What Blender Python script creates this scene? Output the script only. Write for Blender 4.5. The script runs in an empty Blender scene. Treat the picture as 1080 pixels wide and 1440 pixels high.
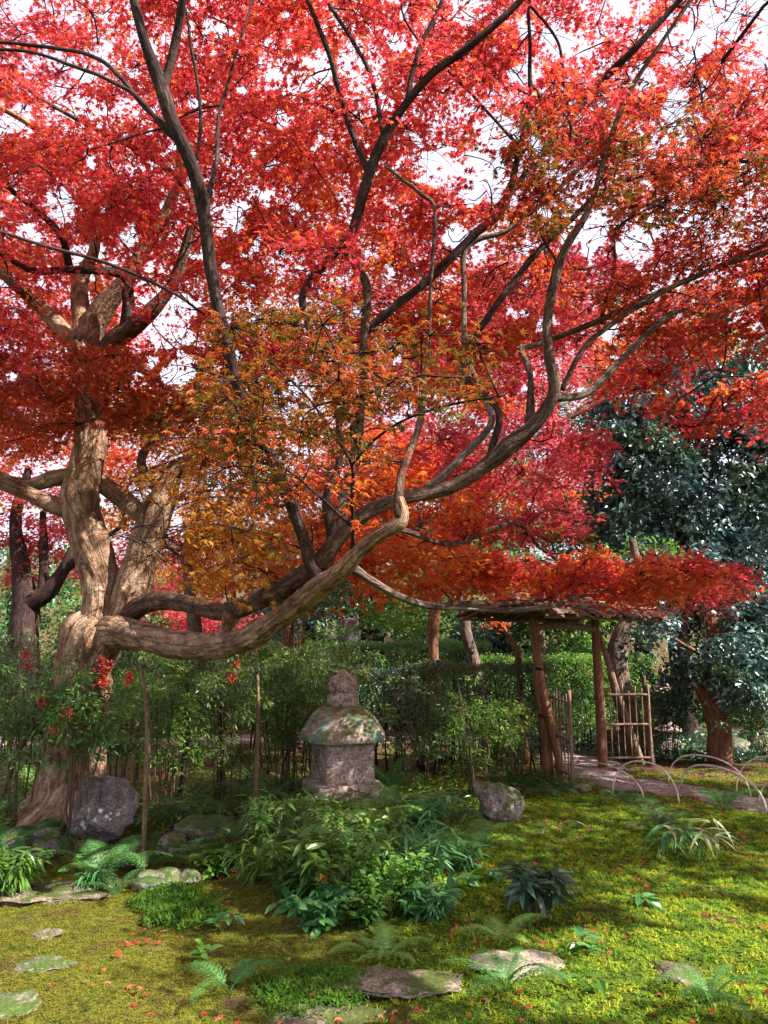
import bpy, math, random
import numpy as np
from mathutils import Vector, Matrix

# ------------------------------------------------------------------ camera, sky, sun, exposure
SC = bpy.context.scene
COL = SC.collection
PITCH = math.atan((905 - 720) / 1080.0)
CAMZ = 1.6
cam_d = bpy.data.cameras.new('camera')
cam = bpy.data.objects.new('camera', cam_d)
COL.objects.link(cam)
cam.location = (0, 0, CAMZ)
cam.rotation_euler = (math.radians(90) + PITCH, 0, 0)
cam_d.sensor_fit = 'HORIZONTAL'
cam_d.sensor_width = 36
cam_d.lens = 36.0
cam_d.clip_end = 2000
cam_d.clip_start = 0.05
SC.camera = cam

SUN = np.array([0.68, -0.30, 0.67]); SUN = SUN / np.linalg.norm(SUN)   # direction towards the sun
EL = math.asin(SUN[2]); AZ = math.atan2(SUN[0], SUN[1])
W = bpy.data.worlds.new('World'); SC.world = W; W.use_nodes = True
nt = W.node_tree; nt.nodes.clear()
wo = nt.nodes.new('ShaderNodeOutputWorld'); bg = nt.nodes.new('ShaderNodeBackground')
sky = nt.nodes.new('ShaderNodeTexSky'); sky.sky_type = 'NISHITA'; sky.sun_disc = False
sky.sun_elevation = EL; sky.sun_rotation = AZ; sky.air_density = 1.0; sky.dust_density = 3.0; sky.ozone_density = 1.0
# thin bright cloud veil over the blue
tc = nt.nodes.new('ShaderNodeTexCoord'); nz = nt.nodes.new('ShaderNodeTexNoise'); nz.inputs['Scale'].default_value = 2.2; nz.inputs['Detail'].default_value = 6
mr = nt.nodes.new('ShaderNodeMapRange'); mr.inputs['From Min'].default_value = 0.36; mr.inputs['From Max'].default_value = 0.6
mr.inputs['To Min'].default_value = 0.45; mr.inputs['To Max'].default_value = 0.9
mx = nt.nodes.new('ShaderNodeMix'); mx.data_type = 'RGBA'; mx.inputs[7].default_value = (4.3, 4.1, 4.7, 1)
nt.links.new(tc.outputs['Generated'], nz.inputs['Vector']); nt.links.new(nz.outputs['Fac'], mr.inputs['Value'])
nt.links.new(mr.outputs[0], mx.inputs[0]); nt.links.new(sky.outputs[0], mx.inputs[6])
nt.links.new(mx.outputs[2], bg.inputs[0]); bg.inputs[1].default_value = 0.10
nt.links.new(bg.outputs[0], wo.inputs[0])

sd = bpy.data.lights.new('sun', 'SUN'); sd.energy = 5.0; sd.angle = math.radians(0.5); sd.color = (1.0, 0.93, 0.82)
so = bpy.data.objects.new('sun', sd); COL.objects.link(so)
so.rotation_euler = Vector(SUN).to_track_quat('Z', 'Y').to_euler(); so.location = (8, 4, 12)
SC.view_settings.view_transform = 'Standard'; SC.view_settings.look = 'None'
SC.view_settings.exposure = 1.8; SC.view_settings.gamma = 1.0
SC.cycles.max_bounces = 7; SC.cycles.diffuse_bounces = 4; SC.cycles.glossy_bounces = 2
SC.cycles.transmission_bounces = 5; SC.cycles.transparent_max_bounces = 4
SC.cycles.caustics_reflective = False; SC.cycles.caustics_refractive = False
SC.cycles.use_denoising = True
SC.cycles.sample_clamp_indirect = 6

# ------------------------------------------------------------------ numeric helpers
rng = np.random.default_rng(7)
CT, ST = math.cos(PITCH), math.sin(PITCH)

def ray(px, py):
    x = (px - 540) / 1080.0; y = (720 - py) / 1080.0
    return np.array([x, CT - y * ST, ST + y * CT])

def P(px, py, Y):
    d = ray(px, py)
    return np.array([0, 0, CAMZ]) + d * (Y / d[1])

def pix(px, Y):          # metres covered by px photograph pixels at distance Y
    return px * Y / 1080.0

def hash3(i, j, k, seed):
    n = (i * 374761393 + j * 668265263 + k * 2147483647 + seed * 1274126177) & 0xFFFFFFFF
    n = (n ^ (n >> 13)) * 1274126177 & 0xFFFFFFFF
    n = (n ^ (n >> 16)) & 0xFFFFFFFF
    return n / 4294967295.0

def vnoise(x, y, z=0.0, seed=1):
    x = np.asarray(x, float); y = np.asarray(y, float); z = np.asarray(z, float) + 0 * x
    i = np.floor(x).astype(np.int64); j = np.floor(y).astype(np.int64); k = np.floor(z).astype(np.int64)
    u = x - i; v = y - j; w = z - k
    u = u * u * (3 - 2 * u); v = v * v * (3 - 2 * v); w = w * w * (3 - 2 * w)
    r = 0
    for a in (0, 1):
        for b in (0, 1):
            for c in (0, 1):
                r = r + hash3(i + a, j + b, k + c, seed) * (u if a else 1 - u) * (v if b else 1 - v) * (w if c else 1 - w)
    return r * 2 - 1

def fbm(x, y, z=0.0, o=4, seed=1):
    s = 0; a = 1.0; f = 1.0
    for q in range(o):
        s = s + a * vnoise(np.asarray(x) * f + 13.7 * q, np.asarray(y) * f + 7.1 * q, np.asarray(z) * f, seed + q); a *= 0.5; f *= 2.03
    return s / 1.9

def unit(v):
    v = np.asarray(v, float)
    return v / np.maximum(np.linalg.norm(v, axis=-1, keepdims=True), 1e-9)

def smooth(a, b, x):
    t = np.clip((np.asarray(x, float) - a) / (b - a), 0, 1); return t * t * (3 - 2 * t)

def hgt(x, y):
    x = np.asarray(x, float); y = np.asarray(y, float)
    near = 1 - smooth(20, 30, y)
    h = 0.055 * fbm(x * 0.8, y * 0.8, 0, 3, 5) * near + (0.018 * fbm(x * 3.2, y * 3.2, 0, 2, 9) + .020 * fbm(x * 6.5, y * 6.5, 0, 2, 19)) * (1 - smooth(9, 13, y))
    g = np.exp(-((y - 6.15 - 0.12 * np.sin(x * 2.2)) / 0.36) ** 2) * smooth(-0.75, -1.5, x) * -0.26
    bank = 0.16 * np.exp(-((x + 2.9) / 1.0) ** 2 - ((y - 7.3) / 0.7) ** 2)
    mid = 0.10 * np.exp(-((x + 0.45) / 0.9) ** 2 - ((y - 7.4) / 1.2) ** 2)
    far = np.clip(y - 16, 0, 30) * 0.15 + np.clip(y - 30, 0, 40) * .1
    return h + g + bank + mid + far

def G(px, py):
    d = ray(px, py); t = 1.5
    while t < 120:
        p = d * t + np.array([0, 0, CAMZ])
        if p[2] < float(hgt(p[0], p[1])): break
        t += 0.02
    return d * t + np.array([0, 0, CAMZ])

# ------------------------------------------------------------------ object helpers
def tag(o, label=None, cat=None, group=None, kind=None):
    if label: o['label'] = label
    if cat: o['category'] = cat
    if group: o['group'] = group
    if kind: o['kind'] = kind
    return o

def empty(name, loc, label, cat, group=None, rz=0.0):
    o = bpy.data.objects.new(name, None); COL.objects.link(o)
    o.empty_display_size = 0.1
    o.location = Vector(loc); o.rotation_euler = (0, 0, rz)
    return tag(o, label, cat, group)

class MB:
    """collects vertices and faces and links them as one mesh object"""
    def __init__(s):
        s.v = []; s.f3 = []; s.f4 = []; s.m3 = []; s.m4 = []; s.n = 0; s.uv = []; s.sm3 = []; s.sm4 = []
    def add(s, verts, tris=None, quads=None, mat=0, uv=None, smooth_=False):
        verts = np.asarray(verts, float).reshape(-1, 3)
        s.v.append(verts)
        s.uv.append(np.zeros((len(verts), 2)) if uv is None else np.asarray(uv, float).reshape(-1, 2))
        if tris is not None and len(tris):
            t = np.asarray(tris, np.int64) + s.n; s.f3.append(t)
            s.m3.append(np.broadcast_to(np.asarray(mat, np.int32), (len(t),)).copy()); s.sm3.append(np.full(len(t), smooth_))
        if quads is not None and len(quads):
            q = np.asarray(quads, np.int64) + s.n; s.f4.append(q)
            s.m4.append(np.broadcast_to(np.asarray(mat, np.int32), (len(q),)).copy()); s.sm4.append(np.full(len(q), smooth_))
        s.n += len(verts)
        return s
    def mesh(s, name, mats):
        me = bpy.data.meshes.new(name)
        V = np.concatenate(s.v); UV = np.concatenate(s.uv)
        F3 = np.concatenate(s.f3) if s.f3 else np.zeros((0, 3), np.int64)
        F4 = np.concatenate(s.f4) if s.f4 else np.zeros((0, 4), np.int64)
        me.vertices.add(len(V)); me.vertices.foreach_set('co', V.astype(np.float32).ravel())
        li = np.concatenate([F3.ravel(), F4.ravel()]).astype(np.int32)
        me.loops.add(len(li)); me.loops.foreach_set('vertex_index', li)
        st = np.concatenate([np.arange(len(F3)) * 3, len(F3) * 3 + np.arange(len(F4)) * 4]).astype(np.int32)
        me.polygons.add(len(st)); me.polygons.foreach_set('loop_start', st)
        mi = np.concatenate([np.concatenate(s.m3) if s.m3 else np.zeros(0, np.int32), np.concatenate(s.m4) if s.m4 else np.zeros(0, np.int32)]).astype(np.int32)
        for m in mats: me.materials.append(m)
        me.polygons.foreach_set('material_index', mi)
        smv = np.concatenate([np.concatenate(s.sm3) if s.sm3 else np.zeros(0, bool), np.concatenate(s.sm4) if s.sm4 else np.zeros(0, bool)])
        me.polygons.foreach_set('use_smooth', smv)
        ul = me.uv_layers.new(name='UVMap'); ul.data.foreach_set('uv', UV[li].astype(np.float32).ravel())
        me.update(calc_edges=True); me.validate()
        return me
    def build(s, name, mats, parent=None, origin=None):
        if not isinstance(mats, (list, tuple)): mats = [mats]
        if origin is not None:
            s.v = [v - np.asarray(origin) for v in s.v]
        me = s.mesh(name, mats)
        o = bpy.data.objects.new(name, me); COL.objects.link(o)
        if parent is not None: o.parent = parent
        if origin is not None: o.location = Vector(origin)
        return o

def local(root, arr):
    """world points to root-local points (roots here only translate and turn about z)"""
    a = np.asarray(arr, float) - np.array(root.location)
    r = -root.rotation_euler.z
    c, s_ = math.cos(r), math.sin(r)
    return np.stack([a[..., 0] * c - a[..., 1] * s_, a[..., 0] * s_ + a[..., 1] * c, a[..., 2]], -1)

def catmull(pts, rad, step):
    pts = np.asarray(pts, float); rad = np.asarray(rad, float)
    if len(pts) < 3:
        n = max(2, int(np.linalg.norm(pts[-1] - pts[0]) / step) + 1); t = np.linspace(0, 1, n)[:, None]
        return pts[0] * (1 - t) + pts[-1] * t, rad[0] * (1 - t[:, 0]) + rad[-1] * t[:, 0]
    Pp = np.vstack([2 * pts[0] - pts[1], pts, 2 * pts[-1] - pts[-2]]); Rr = np.concatenate([[rad[0]], rad, [rad[-1]]])
    o = []; orr = []
    for i in range(1, len(Pp) - 2):
        n = max(2, int(np.linalg.norm(Pp[i + 1] - Pp[i]) / step))
        t = np.linspace(0, 1, n, endpoint=False)[:, None]
        p0, p1, p2, p3 = Pp[i - 1:i + 3]
        o.append(0.5 * ((2 * p1) + (-p0 + p2) * t + (2 * p0 - 5 * p1 + 4 * p2 - p3) * t ** 2 + (-p0 + 3 * p1 - 3 * p2 + p3) * t ** 3))
        tt = t[:, 0]; ss = tt * tt * (3 - 2 * tt)
        orr.append(Rr[i] * (1 - ss) + Rr[i + 1] * ss)
    o.append(Pp[-2][None]); orr.append([Rr[-2]])
    return np.vstack(o), np.concatenate(orr)

def tube(mb, pts, rad, seg=10, step=0.05, amp=0.0, wander=0.0, seed=1, mat=0, ridge=5.0, flat=None, twist=0.0):
    p, r = catmull(pts, rad, step)
    n = len(p)
    if wander:
        L = np.cumsum(np.r_[0, np.linalg.norm(np.diff(p, axis=0), axis=1)])
        for c in range(3):
            p[:, c] += wander * fbm(L * 2.2 + 31 * c, seed * 1.7 + 0 * L, 0, 3, seed) * np.minimum(1, np.arange(n) / 4.0)
    tg = unit(np.gradient(p, axis=0))
    ref = np.array([0, 0, 1.0]) if abs(tg[0][2]) < 0.9 else np.array([1.0, 0, 0])
    u = unit(np.cross(tg[0], ref)); U = [u]
    for i in range(1, n):
        u = u - tg[i] * np.dot(u, tg[i]); u = unit(u); U.append(u)
    U = np.array(U); V = np.cross(tg, U)
    L = np.cumsum(np.r_[0, np.linalg.norm(np.diff(p, axis=0), axis=1)])
    th = np.linspace(0, 2 * math.pi, seg, endpoint=False)
    TH, LL = np.meshgrid(th, L)
    rr = np.repeat(r[:, None], seg, 1)
    if amp:
        ph = TH + twist * LL
        a = np.abs(fbm(np.cos(ph) * ridge * 0.5 + seed, np.sin(ph) * ridge * 0.5, LL * 1.3, 3, seed))
        b = fbm(np.cos(ph) * 1.1 + seed * 3, np.sin(ph) * 1.1, LL * 2.6, 3, seed + 9)
        c = fbm(np.cos(ph) * 7 + seed * 2, np.sin(ph) * 7, LL * 7, 2, seed + 4)
        rr = rr * (1 + amp * (0.55 - 1.5 * a) + amp * 1.5 * b + amp * 0.45 * c)
    C = p[:, None, :] + rr[..., None] * (np.cos(TH)[..., None] * U[:, None, :] + np.sin(TH)[..., None] * V[:, None, :])
    uv = np.stack([TH / (2 * math.pi) * max(2 * math.pi * r.mean(), 0.01), LL], -1)
    i = np.arange(n - 1)[:, None] * seg; j = np.arange(seg)[None]; j2 = (j + 1) % seg
    q = np.stack([i + j, i + j2, i + seg + j2, i + seg + j], -1).reshape(-1, 4)
    verts = C.reshape(-1, 3); uvv = uv.reshape(-1, 2)
    tip = np.vstack([p[-1] + tg[-1] * r[-1] * 0.5, p[0] - tg[0] * r[0] * 0.2]); k = n * seg
    uvv = np.vstack([uvv, [[0, L[-1]], [0, 0]]])
    jj = np.arange(seg); tr = np.vstack([np.stack([(n - 1) * seg + jj, (n - 1) * seg + (jj + 1) % seg, np.full(seg, k)], -1),
                                         np.stack([(jj + 1) % seg, jj, np.full(seg, k + 1)], -1)])
    mb.add(np.vstack([verts, tip]), tr, q, mat, uvv, True)
    return p

def polytubes(mb, PL, R, seg=3, mat=0):
    """many thin tubes at once: PL (m,k,3), R (m,k)"""
    PL = np.asarray(PL, float); R = np.asarray(R, float)
    if len(PL) == 0: return
    m, k, _ = PL.shape
    tg = unit(np.gradient(PL, axis=1)); ref = np.array([0.31, 0.22, 0.92])
    U = unit(np.cross(tg, ref)); V = np.cross(tg, U)
    th = np.linspace(0, 2 * math.pi, seg, endpoint=False)
    C = PL[:, :, None] + R[:, :, None, None] * (np.cos(th)[:, None] * U[:, :, None] + np.sin(th)[:, None] * V[:, :, None])
    b = (np.arange(m) * k * seg)[:, None, None]; i = (np.arange(k - 1) * seg)[None, :, None]; j = np.arange(seg)[None, None]
    j2 = (j + 1) % seg
    q = np.stack([b + i + j, b + i + j2, b + i + seg + j2, b + i + seg + j], -1).reshape(-1, 4)
    mb.add(C.reshape(-1, 3), None, q, mat, None, True)

# leaf templates: (verts, tris), stem at the origin, tip along +y, face along +z
def star(angs, rads, droop=0.18):
    a = np.radians(angs); r = np.array(rads)
    v = np.stack([np.sin(a) * r, np.cos(a) * r, -droop * r ** 2 + 0.06 * (np.arange(len(a)) % 2)], -1)
    v = np.vstack([[0, 0, 0], v]); n = len(a)
    t = [(0, i + 1, (i + 1) % n + 1) for i in range(n)]
    return v, np.array(t)
MAPLE = star([0, 16, 42, 62, 86, 112, 136, 180, 224, 248, 274, 298, 318, 344], [1, .36, .92, .33, .74, .26, .42, .1, .42, .26, .74, .33, .92, .36])
MAPLE5 = star([0, 24, 52, 84, 112, 180, 248, 276, 308, 336], [1, .38, .86, .32, .6, .12, .6, .32, .86, .38])
MAPLEC = star([0, 16, 42, 62, 86, 112, 136, 180, 224, 248, 274, 298, 318, 344], [.95, .34, .86, .3, .68, .24, .4, .1, .36, .24, .7, .3, .84, .34], .62)
def lanceolate(w, droop=0.25, fold=0.25, n=4):
    t = np.linspace(0, 1, n + 1); wd = w * np.sin(np.pi * np.clip(t, 0, 1) ** 0.75)
    v = []; 
    for i in range(n + 1):
        z = -droop * t[i] ** 2
        v += [(-wd[i], t[i], z + wd[i] * fold), (0, t[i], z), (wd[i], t[i], z + wd[i] * fold)]
    v = np.array(v); tr = []
    for i in range(n):
        a = i * 3
        tr += [(a, a + 1, a + 4), (a, a + 4, a + 3), (a + 1, a + 2, a + 5), (a + 1, a + 5, a + 4)]
    return v, np.array(tr)
LANCE = lanceolate(0.13)
BLADE = lanceolate(0.075, 0.45, 0.3, 5)
OVAL = lanceolate(0.24, 0.15, 0.3, 3)
TINY = (np.array([[0, 0, 0], [-.28, .5, .05], [.28, .5, .05], [0, 1, -.05]]), np.array([[0, 2, 1], [1, 2, 3]]))

def leaves(mb, tmpl, C, N, T, S, mat=0):
    tv, tt = tmpl; n = len(C)
    if n == 0: return
    N = unit(N); T = unit(T - N * np.sum(T * N, -1, keepdims=True)); B = np.cross(T, N)
    S = np.broadcast_to(np.asarray(S, float), (n,))[:, None, None]
    V = C[:, None] + S * (tv[None, :, 0:1] * B[:, None] + tv[None, :, 1:2] * T[:, None] + tv[None, :, 2:3] * N[:, None])
    F = (np.arange(n) * len(tv))[:, None, None] + tt[None]
    m = np.repeat(np.broadcast_to(np.asarray(mat, np.int32), (n,)), len(tt))
    mb.add(V.reshape(-1, 3), F.reshape(-1, 3), None, m)

def rdir(n, r=None):
    return unit((r or rng).normal(size=(n, 3)))

# sunlight gaps: crowns stay open along these rays (point, radius)
GAPS = []
def open_to_sun(C):
    keep = np.ones(len(C), bool)
    for p, r in GAPS:
        d = C - p; t = d @ SUN
        perp = np.linalg.norm(d - t[:, None] * SUN, axis=1)
        keep &= ~((t > 0.25) & (perp < r * (1.05 + 0.4 * vnoise(C[:, 0] * 5, C[:, 1] * 5, C[:, 2] * 5, 3))))
    return keep
HOLE = .66
SKYHOLES = []      # (px, py, radius px): ragged openings in the crowns where the photo shows sky
def sky_open(C):
    rel = C - np.array([0, 0, CAMZ])
    zf = rel[:, 1] * CT + rel[:, 2] * ST; yu = -rel[:, 1] * ST + rel[:, 2] * CT
    px = 540 + 1080 * rel[:, 0] / np.maximum(zf, .1); py = 720 - 1080 * yu / np.maximum(zf, .1)
    keep = np.ones(len(C), bool)
    nzz = fbm(px / 17.0, py / 17.0, 0, 3, 8); sp = np.random.default_rng(len(C)).random(len(C))
    keep &= ~((fbm(px / 21.0, py / 21.0, 0, 3, 77) > .40 + .0009 * np.maximum(0, py - 420)) & (sp < .93) & (py < 620))
    for x, y, r in SKYHOLES:
        d = np.hypot(px - x, py - y) / (r * HOLE)
        keep &= ~((d + 0.75 * nzz < 0.85) & (zf > .1) & (sp < .94))
    return keep, px, py

# ------------------------------------------------------------------ materials
def mat(name):
    m = bpy.data.materials.new(name); m.use_nodes = True
    n = m.node_tree.nodes; n.clear()
    o = n.new('ShaderNodeOutputMaterial')
    return m, n, m.node_tree.links, o

def ramp(n, stops):
    r = n.new('ShaderNodeValToRGB'); e = r.color_ramp.elements
    while len(e) > 1: e.remove(e[-1])
    e[0].position = stops[0][0]; e[0].color = (*stops[0][1], 1)
    for p, c in stops[1:]:
        x = e.new(p); x.color = (*c, 1)
    return r

def leafmat(name, cols, trans=0.5, rough=0.5, spec=0.3, nscale=0.9, tgain=1.3, nmix=0.45):
    """each leaf takes its own colour from the list; a broad noise drifts whole sprays along it"""
    m, n, l, o = mat(name)
    g = n.new('ShaderNodeNewGeometry'); nz = n.new('ShaderNodeTexNoise'); nz.inputs['Scale'].default_value = nscale; nz.inputs['Detail'].default_value = 2
    l.new(g.outputs['Position'], nz.inputs['Vector'])
    mrn = n.new('ShaderNodeMapRange'); mrn.inputs['From Min'].default_value = .3; mrn.inputs['From Max'].default_value = .7
    l.new(nz.outputs['Fac'], mrn.inputs['Value'])
    mm = n.new('ShaderNodeMix'); mm.data_type = 'FLOAT'; mm.inputs[0].default_value = nmix
    l.new(g.outputs['Random Per Island'], mm.inputs[2]); l.new(mrn.outputs[0], mm.inputs[3])
    k = len(cols); r = ramp(n, [(i / (k - 1), c) for i, c in enumerate(cols)])
    l.new(mm.outputs[0], r.inputs[0])
    p = n.new('ShaderNodeBsdfPrincipled'); p.inputs['Roughness'].default_value = rough
    p.inputs['Specular IOR Level'].default_value = spec
    l.new(r.outputs[0], p.inputs['Base Color'])
    t = n.new('ShaderNodeBsdfTranslucent'); gm = n.new('ShaderNodeMix'); gm.data_type = 'RGBA'; gm.blend_type = 'MULTIPLY'
    gm.inputs[0].default_value = 1; gm.inputs[7].default_value = (tgain, tgain * .95, tgain * .9, 1)
    l.new(r.outputs[0], gm.inputs[6]); l.new(gm.outputs[2], t.inputs['Color'])
    s = n.new('ShaderNodeMixShader'); s.inputs[0].default_value = trans
    l.new(p.outputs[0], s.inputs[1]); l.new(t.outputs[0], s.inputs[2]); l.new(s.outputs[0], o.inputs[0])
    return m

def barkmat(name, cols, us=18, vs=3.2, bump=0.9, moss=None, blotch=(3.0, .35), crack=.45):
    m, n, l, o = mat(name)
    uv = n.new('ShaderNodeUVMap'); mp = n.new('ShaderNodeMapping'); mp.inputs['Scale'].default_value = (us, vs, 1)
    l.new(uv.outputs[0], mp.inputs['Vector'])
    nz = n.new('ShaderNodeTexNoise'); nz.inputs['Scale'].default_value = 1.0; nz.inputs['Detail'].default_value = 7; nz.inputs['Roughness'].default_value = .62; nz.inputs['Distortion'].default_value = .5
    l.new(mp.outputs[0], nz.inputs['Vector'])
    g = n.new('ShaderNodeNewGeometry'); n2 = n.new('ShaderNodeTexNoise'); n2.inputs['Scale'].default_value = blotch[0]; n2.inputs['Detail'].default_value = 5
    l.new(g.outputs['Position'], n2.inputs['Vector'])
    n3 = n.new('ShaderNodeTexNoise'); n3.inputs['Scale'].default_value = 45; n3.inputs['Detail'].default_value = 4; l.new(g.outputs['Position'], n3.inputs['Vector'])
    mm = n.new('ShaderNodeMix'); mm.data_type = 'FLOAT'; mm.inputs[0].default_value = blotch[1]
    l.new(nz.outputs['Fac'], mm.inputs[2]); l.new(n2.outputs['Fac'], mm.inputs[3])
    k = len(cols); r = ramp(n, [(.3 + .4 * i / (k - 1), c) for i, c in enumerate(cols)]); l.new(mm.outputs[0], r.inputs[0])
    col = r.outputs[0]
    if moss:
        n4 = n.new('ShaderNodeTexNoise'); n4.inputs['Scale'].default_value = 5.5; n4.inputs['Detail'].default_value = 6; l.new(g.outputs['Position'], n4.inputs['Vector'])
        sx = n.new('ShaderNodeSeparateXYZ'); l.new(g.outputs['Normal'], sx.inputs[0])
        ad = n.new('ShaderNodeMath'); ad.operation = 'MULTIPLY_ADD'; ad.inputs[1].default_value = .16; l.new(sx.outputs[2], ad.inputs[0]); l.new(n4.outputs['Fac'], ad.inputs[2])
        mk = n.new('ShaderNodeMapRange'); mk.inputs['From Min'].default_value = moss[1]; mk.inputs['From Max'].default_value = moss[1] + .06; l.new(ad.outputs[0], mk.inputs['Value'])
        mxx = n.new('ShaderNodeMix'); mxx.data_type = 'RGBA'; mxx.inputs[7].default_value = (*moss[0], 1); l.new(mk.outputs[0], mxx.inputs[0]); l.new(col, mxx.inputs[6]); col = mxx.outputs[2]
    m2 = n.new('ShaderNodeMapping'); m2.inputs['Scale'].default_value = (us * 1.1, vs * .55, 1); m2.inputs['Location'].default_value = (3, 7, 1); l.new(uv.outputs[0], m2.inputs['Vector'])
    nf = n.new('ShaderNodeTexNoise'); nf.inputs['Scale'].default_value = 1.0; nf.inputs['Detail'].default_value = 4; nf.inputs['Distortion'].default_value = .8; l.new(m2.outputs[0], nf.inputs['Vector'])
    fs = n.new('ShaderNodeMath'); fs.operation = 'SUBTRACT'; fs.inputs[1].default_value = .5; l.new(nf.outputs['Fac'], fs.inputs[0])
    fa = n.new('ShaderNodeMath'); fa.operation = 'ABSOLUTE'; l.new(fs.outputs[0], fa.inputs[0])
    fm = n.new('ShaderNodeMapRange'); fm.inputs['From Min'].default_value = 0; fm.inputs['From Max'].default_value = .07; fm.inputs['To Min'].default_value = 1 - crack; fm.inputs['To Max'].default_value = 1; l.new(fa.outputs[0], fm.inputs['Value'])
    gr = n.new('ShaderNodeMapRange'); gr.inputs['From Min'].default_value = .3; gr.inputs['From Max'].default_value = .7; gr.inputs['To Min'].default_value = .6; gr.inputs['To Max'].default_value = 1.3; l.new(n3.outputs['Fac'], gr.inputs['Value'])
    pm = n.new('ShaderNodeMath'); pm.operation = 'MULTIPLY'; l.new(fm.outputs[0], pm.inputs[0]); l.new(gr.outputs[0], pm.inputs[1])
    vm = n.new('ShaderNodeVectorMath'); vm.operation = 'SCALE'; l.new(col, vm.inputs[0]); l.new(pm.outputs[0], vm.inputs[3]); col = vm.outputs[0]
    p = n.new('ShaderNodeBsdfPrincipled'); p.inputs['Roughness'].default_value = .88; p.inputs['Specular IOR Level'].default_value = .15
    l.new(col, p.inputs['Base Color'])
    ad2 = n.new('ShaderNodeMath'); ad2.operation = 'MULTIPLY_ADD'; ad2.inputs[1].default_value = .35; l.new(n3.outputs['Fac'], ad2.inputs[0]); l.new(nz.outputs['Fac'], ad2.inputs[2])
    b = n.new('ShaderNodeBump'); b.inputs['Strength'].default_value = bump; b.inputs['Distance'].default_value = .035
    a5 = n.new('ShaderNodeMath'); a5.operation = 'MULTIPLY_ADD'; a5.inputs[1].default_value = crack; l.new(fm.outputs[0], a5.inputs[0]); l.new(ad2.outputs[0], a5.inputs[2])
    l.new(a5.outputs[0], b.inputs['Height']); l.new(b.outputs[0], p.inputs['Normal']); l.new(p.outputs[0], o.inputs[0])
    return m

def rockmat(name, cols, scale=6, bump=.6, spots=None, moss=None, rough=.85, grain=60):
    m, n, l, o = mat(name)
    tc_ = n.new('ShaderNodeTexCoord'); 
    def noise(s, d=6, dist=0):
        x = n.new('ShaderNodeTexNoise'); x.inputs['Scale'].default_value = s; x.inputs['Detail'].default_value = d; x.inputs['Distortion'].default_value = dist
        l.new(tc_.outputs['Object'], x.inputs['Vector']); return x
    a = noise(scale, 7, .6); f = noise(grain, 3)
    mm = n.new('ShaderNodeMix'); mm.data_type = 'FLOAT'; mm.inputs[0].default_value = .4; l.new(a.outputs['Fac'], mm.inputs[2]); l.new(f.outputs['Fac'], mm.inputs[3])
    k = len(cols); r = ramp(n, [(.34 + .32 * i / (k - 1), c) for i, c in enumerate(cols)]); l.new(mm.outputs[0], r.inputs[0]); col = r.outputs[0]
    g = n.new('ShaderNodeNewGeometry'); sx = n.new('ShaderNodeSeparateXYZ'); l.new(g.outputs['Normal'], sx.inputs[0])
    if spots:     # round lichen spots
        v = n.new('ShaderNodeTexVoronoi'); v.inputs['Scale'].default_value = spots[1]; v.inputs['Randomness'].default_value = 1
        ds = noise(30, 2); dm = n.new('ShaderNodeVectorMath'); dm.operation = 'MULTIPLY_ADD'; dm.inputs[1].default_value = (.02, .02, .02)
        l.new(ds.outputs['Color'], dm.inputs[0]); l.new(tc_.outputs['Object'], dm.inputs[2]); l.new(dm.outputs[0], v.inputs['Vector'])
        bn = noise(spots[3], 2)
        c1 = n.new('ShaderNodeMapRange'); c1.inputs['From Min'].default_value = spots[2] + .05; c1.inputs['From Max'].default_value = spots[2]; l.new(v.outputs['Distance'], c1.inputs['Value'])
        c2 = n.new('ShaderNodeMapRange'); c2.inputs['From Min'].default_value = spots[4]; c2.inputs['From Max'].default_value = spots[4] + .03; l.new(bn.outputs['Fac'], c2.inputs['Value'])
        mu = n.new('ShaderNodeMath'); mu.operation = 'MULTIPLY'; l.new(c1.outputs[0], mu.inputs[0]); l.new(c2.outputs[0], mu.inputs[1])
        x = n.new('ShaderNodeMix'); x.data_type = 'RGBA'; x.inputs[7].default_value = (*spots[0], 1); l.new(mu.outputs[0], x.inputs[0]); l.new(col, x.inputs[6]); col = x.outputs[2]
    if moss:
        n4 = noise(moss[2], 12); n4.inputs['Roughness'].default_value = .72
        ad = n.new('ShaderNodeMath'); ad.operation = 'MULTIPLY_ADD'; ad.inputs[1].default_value = .22; l.new(sx.outputs[2], ad.inputs[0]); l.new(n4.outputs['Fac'], ad.inputs[2])
        mk = n.new('ShaderNodeMapRange'); mk.inputs['From Min'].default_value = moss[1]; mk.inputs['From Max'].default_value = moss[1] + .12; l.new(ad.outputs[0], mk.inputs['Value'])
        x = n.new('ShaderNodeMix'); x.data_type = 'RGBA'; x.inputs[7].default_value = (*moss[0], 1); l.new(mk.outputs[0], x.inputs[0]); l.new(col, x.inputs[6]); col = x.outputs[2]
    gr = n.new('ShaderNodeMapRange'); gr.inputs['From Min'].default_value = .35; gr.inputs['From Max'].default_value = .65; gr.inputs['To Min'].default_value = .75; gr.inputs['To Max'].default_value = 1.18; l.new(f.outputs['Fac'], gr.inputs['Value'])
    vm = n.new('ShaderNodeVectorMath'); vm.operation = 'SCALE'; l.new(col, vm.inputs[0]); l.new(gr.outputs[0], vm.inputs[3]); col = vm.outputs[0]
    p = n.new('ShaderNodeBsdfPrincipled'); p.inputs['Roughness'].default_value = rough; p.inputs['Specular IOR Level'].default_value = .25
    l.new(col, p.inputs['Base Color'])
    b = n.new('ShaderNodeBump'); b.inputs['Strength'].default_value = bump; b.inputs['Distance'].default_value = .02
    l.new(mm.outputs[0], b.inputs['Height']); l.new(b.outputs[0], p.inputs['Normal']); l.new(p.outputs[0], o.inputs[0])
    return m

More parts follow.
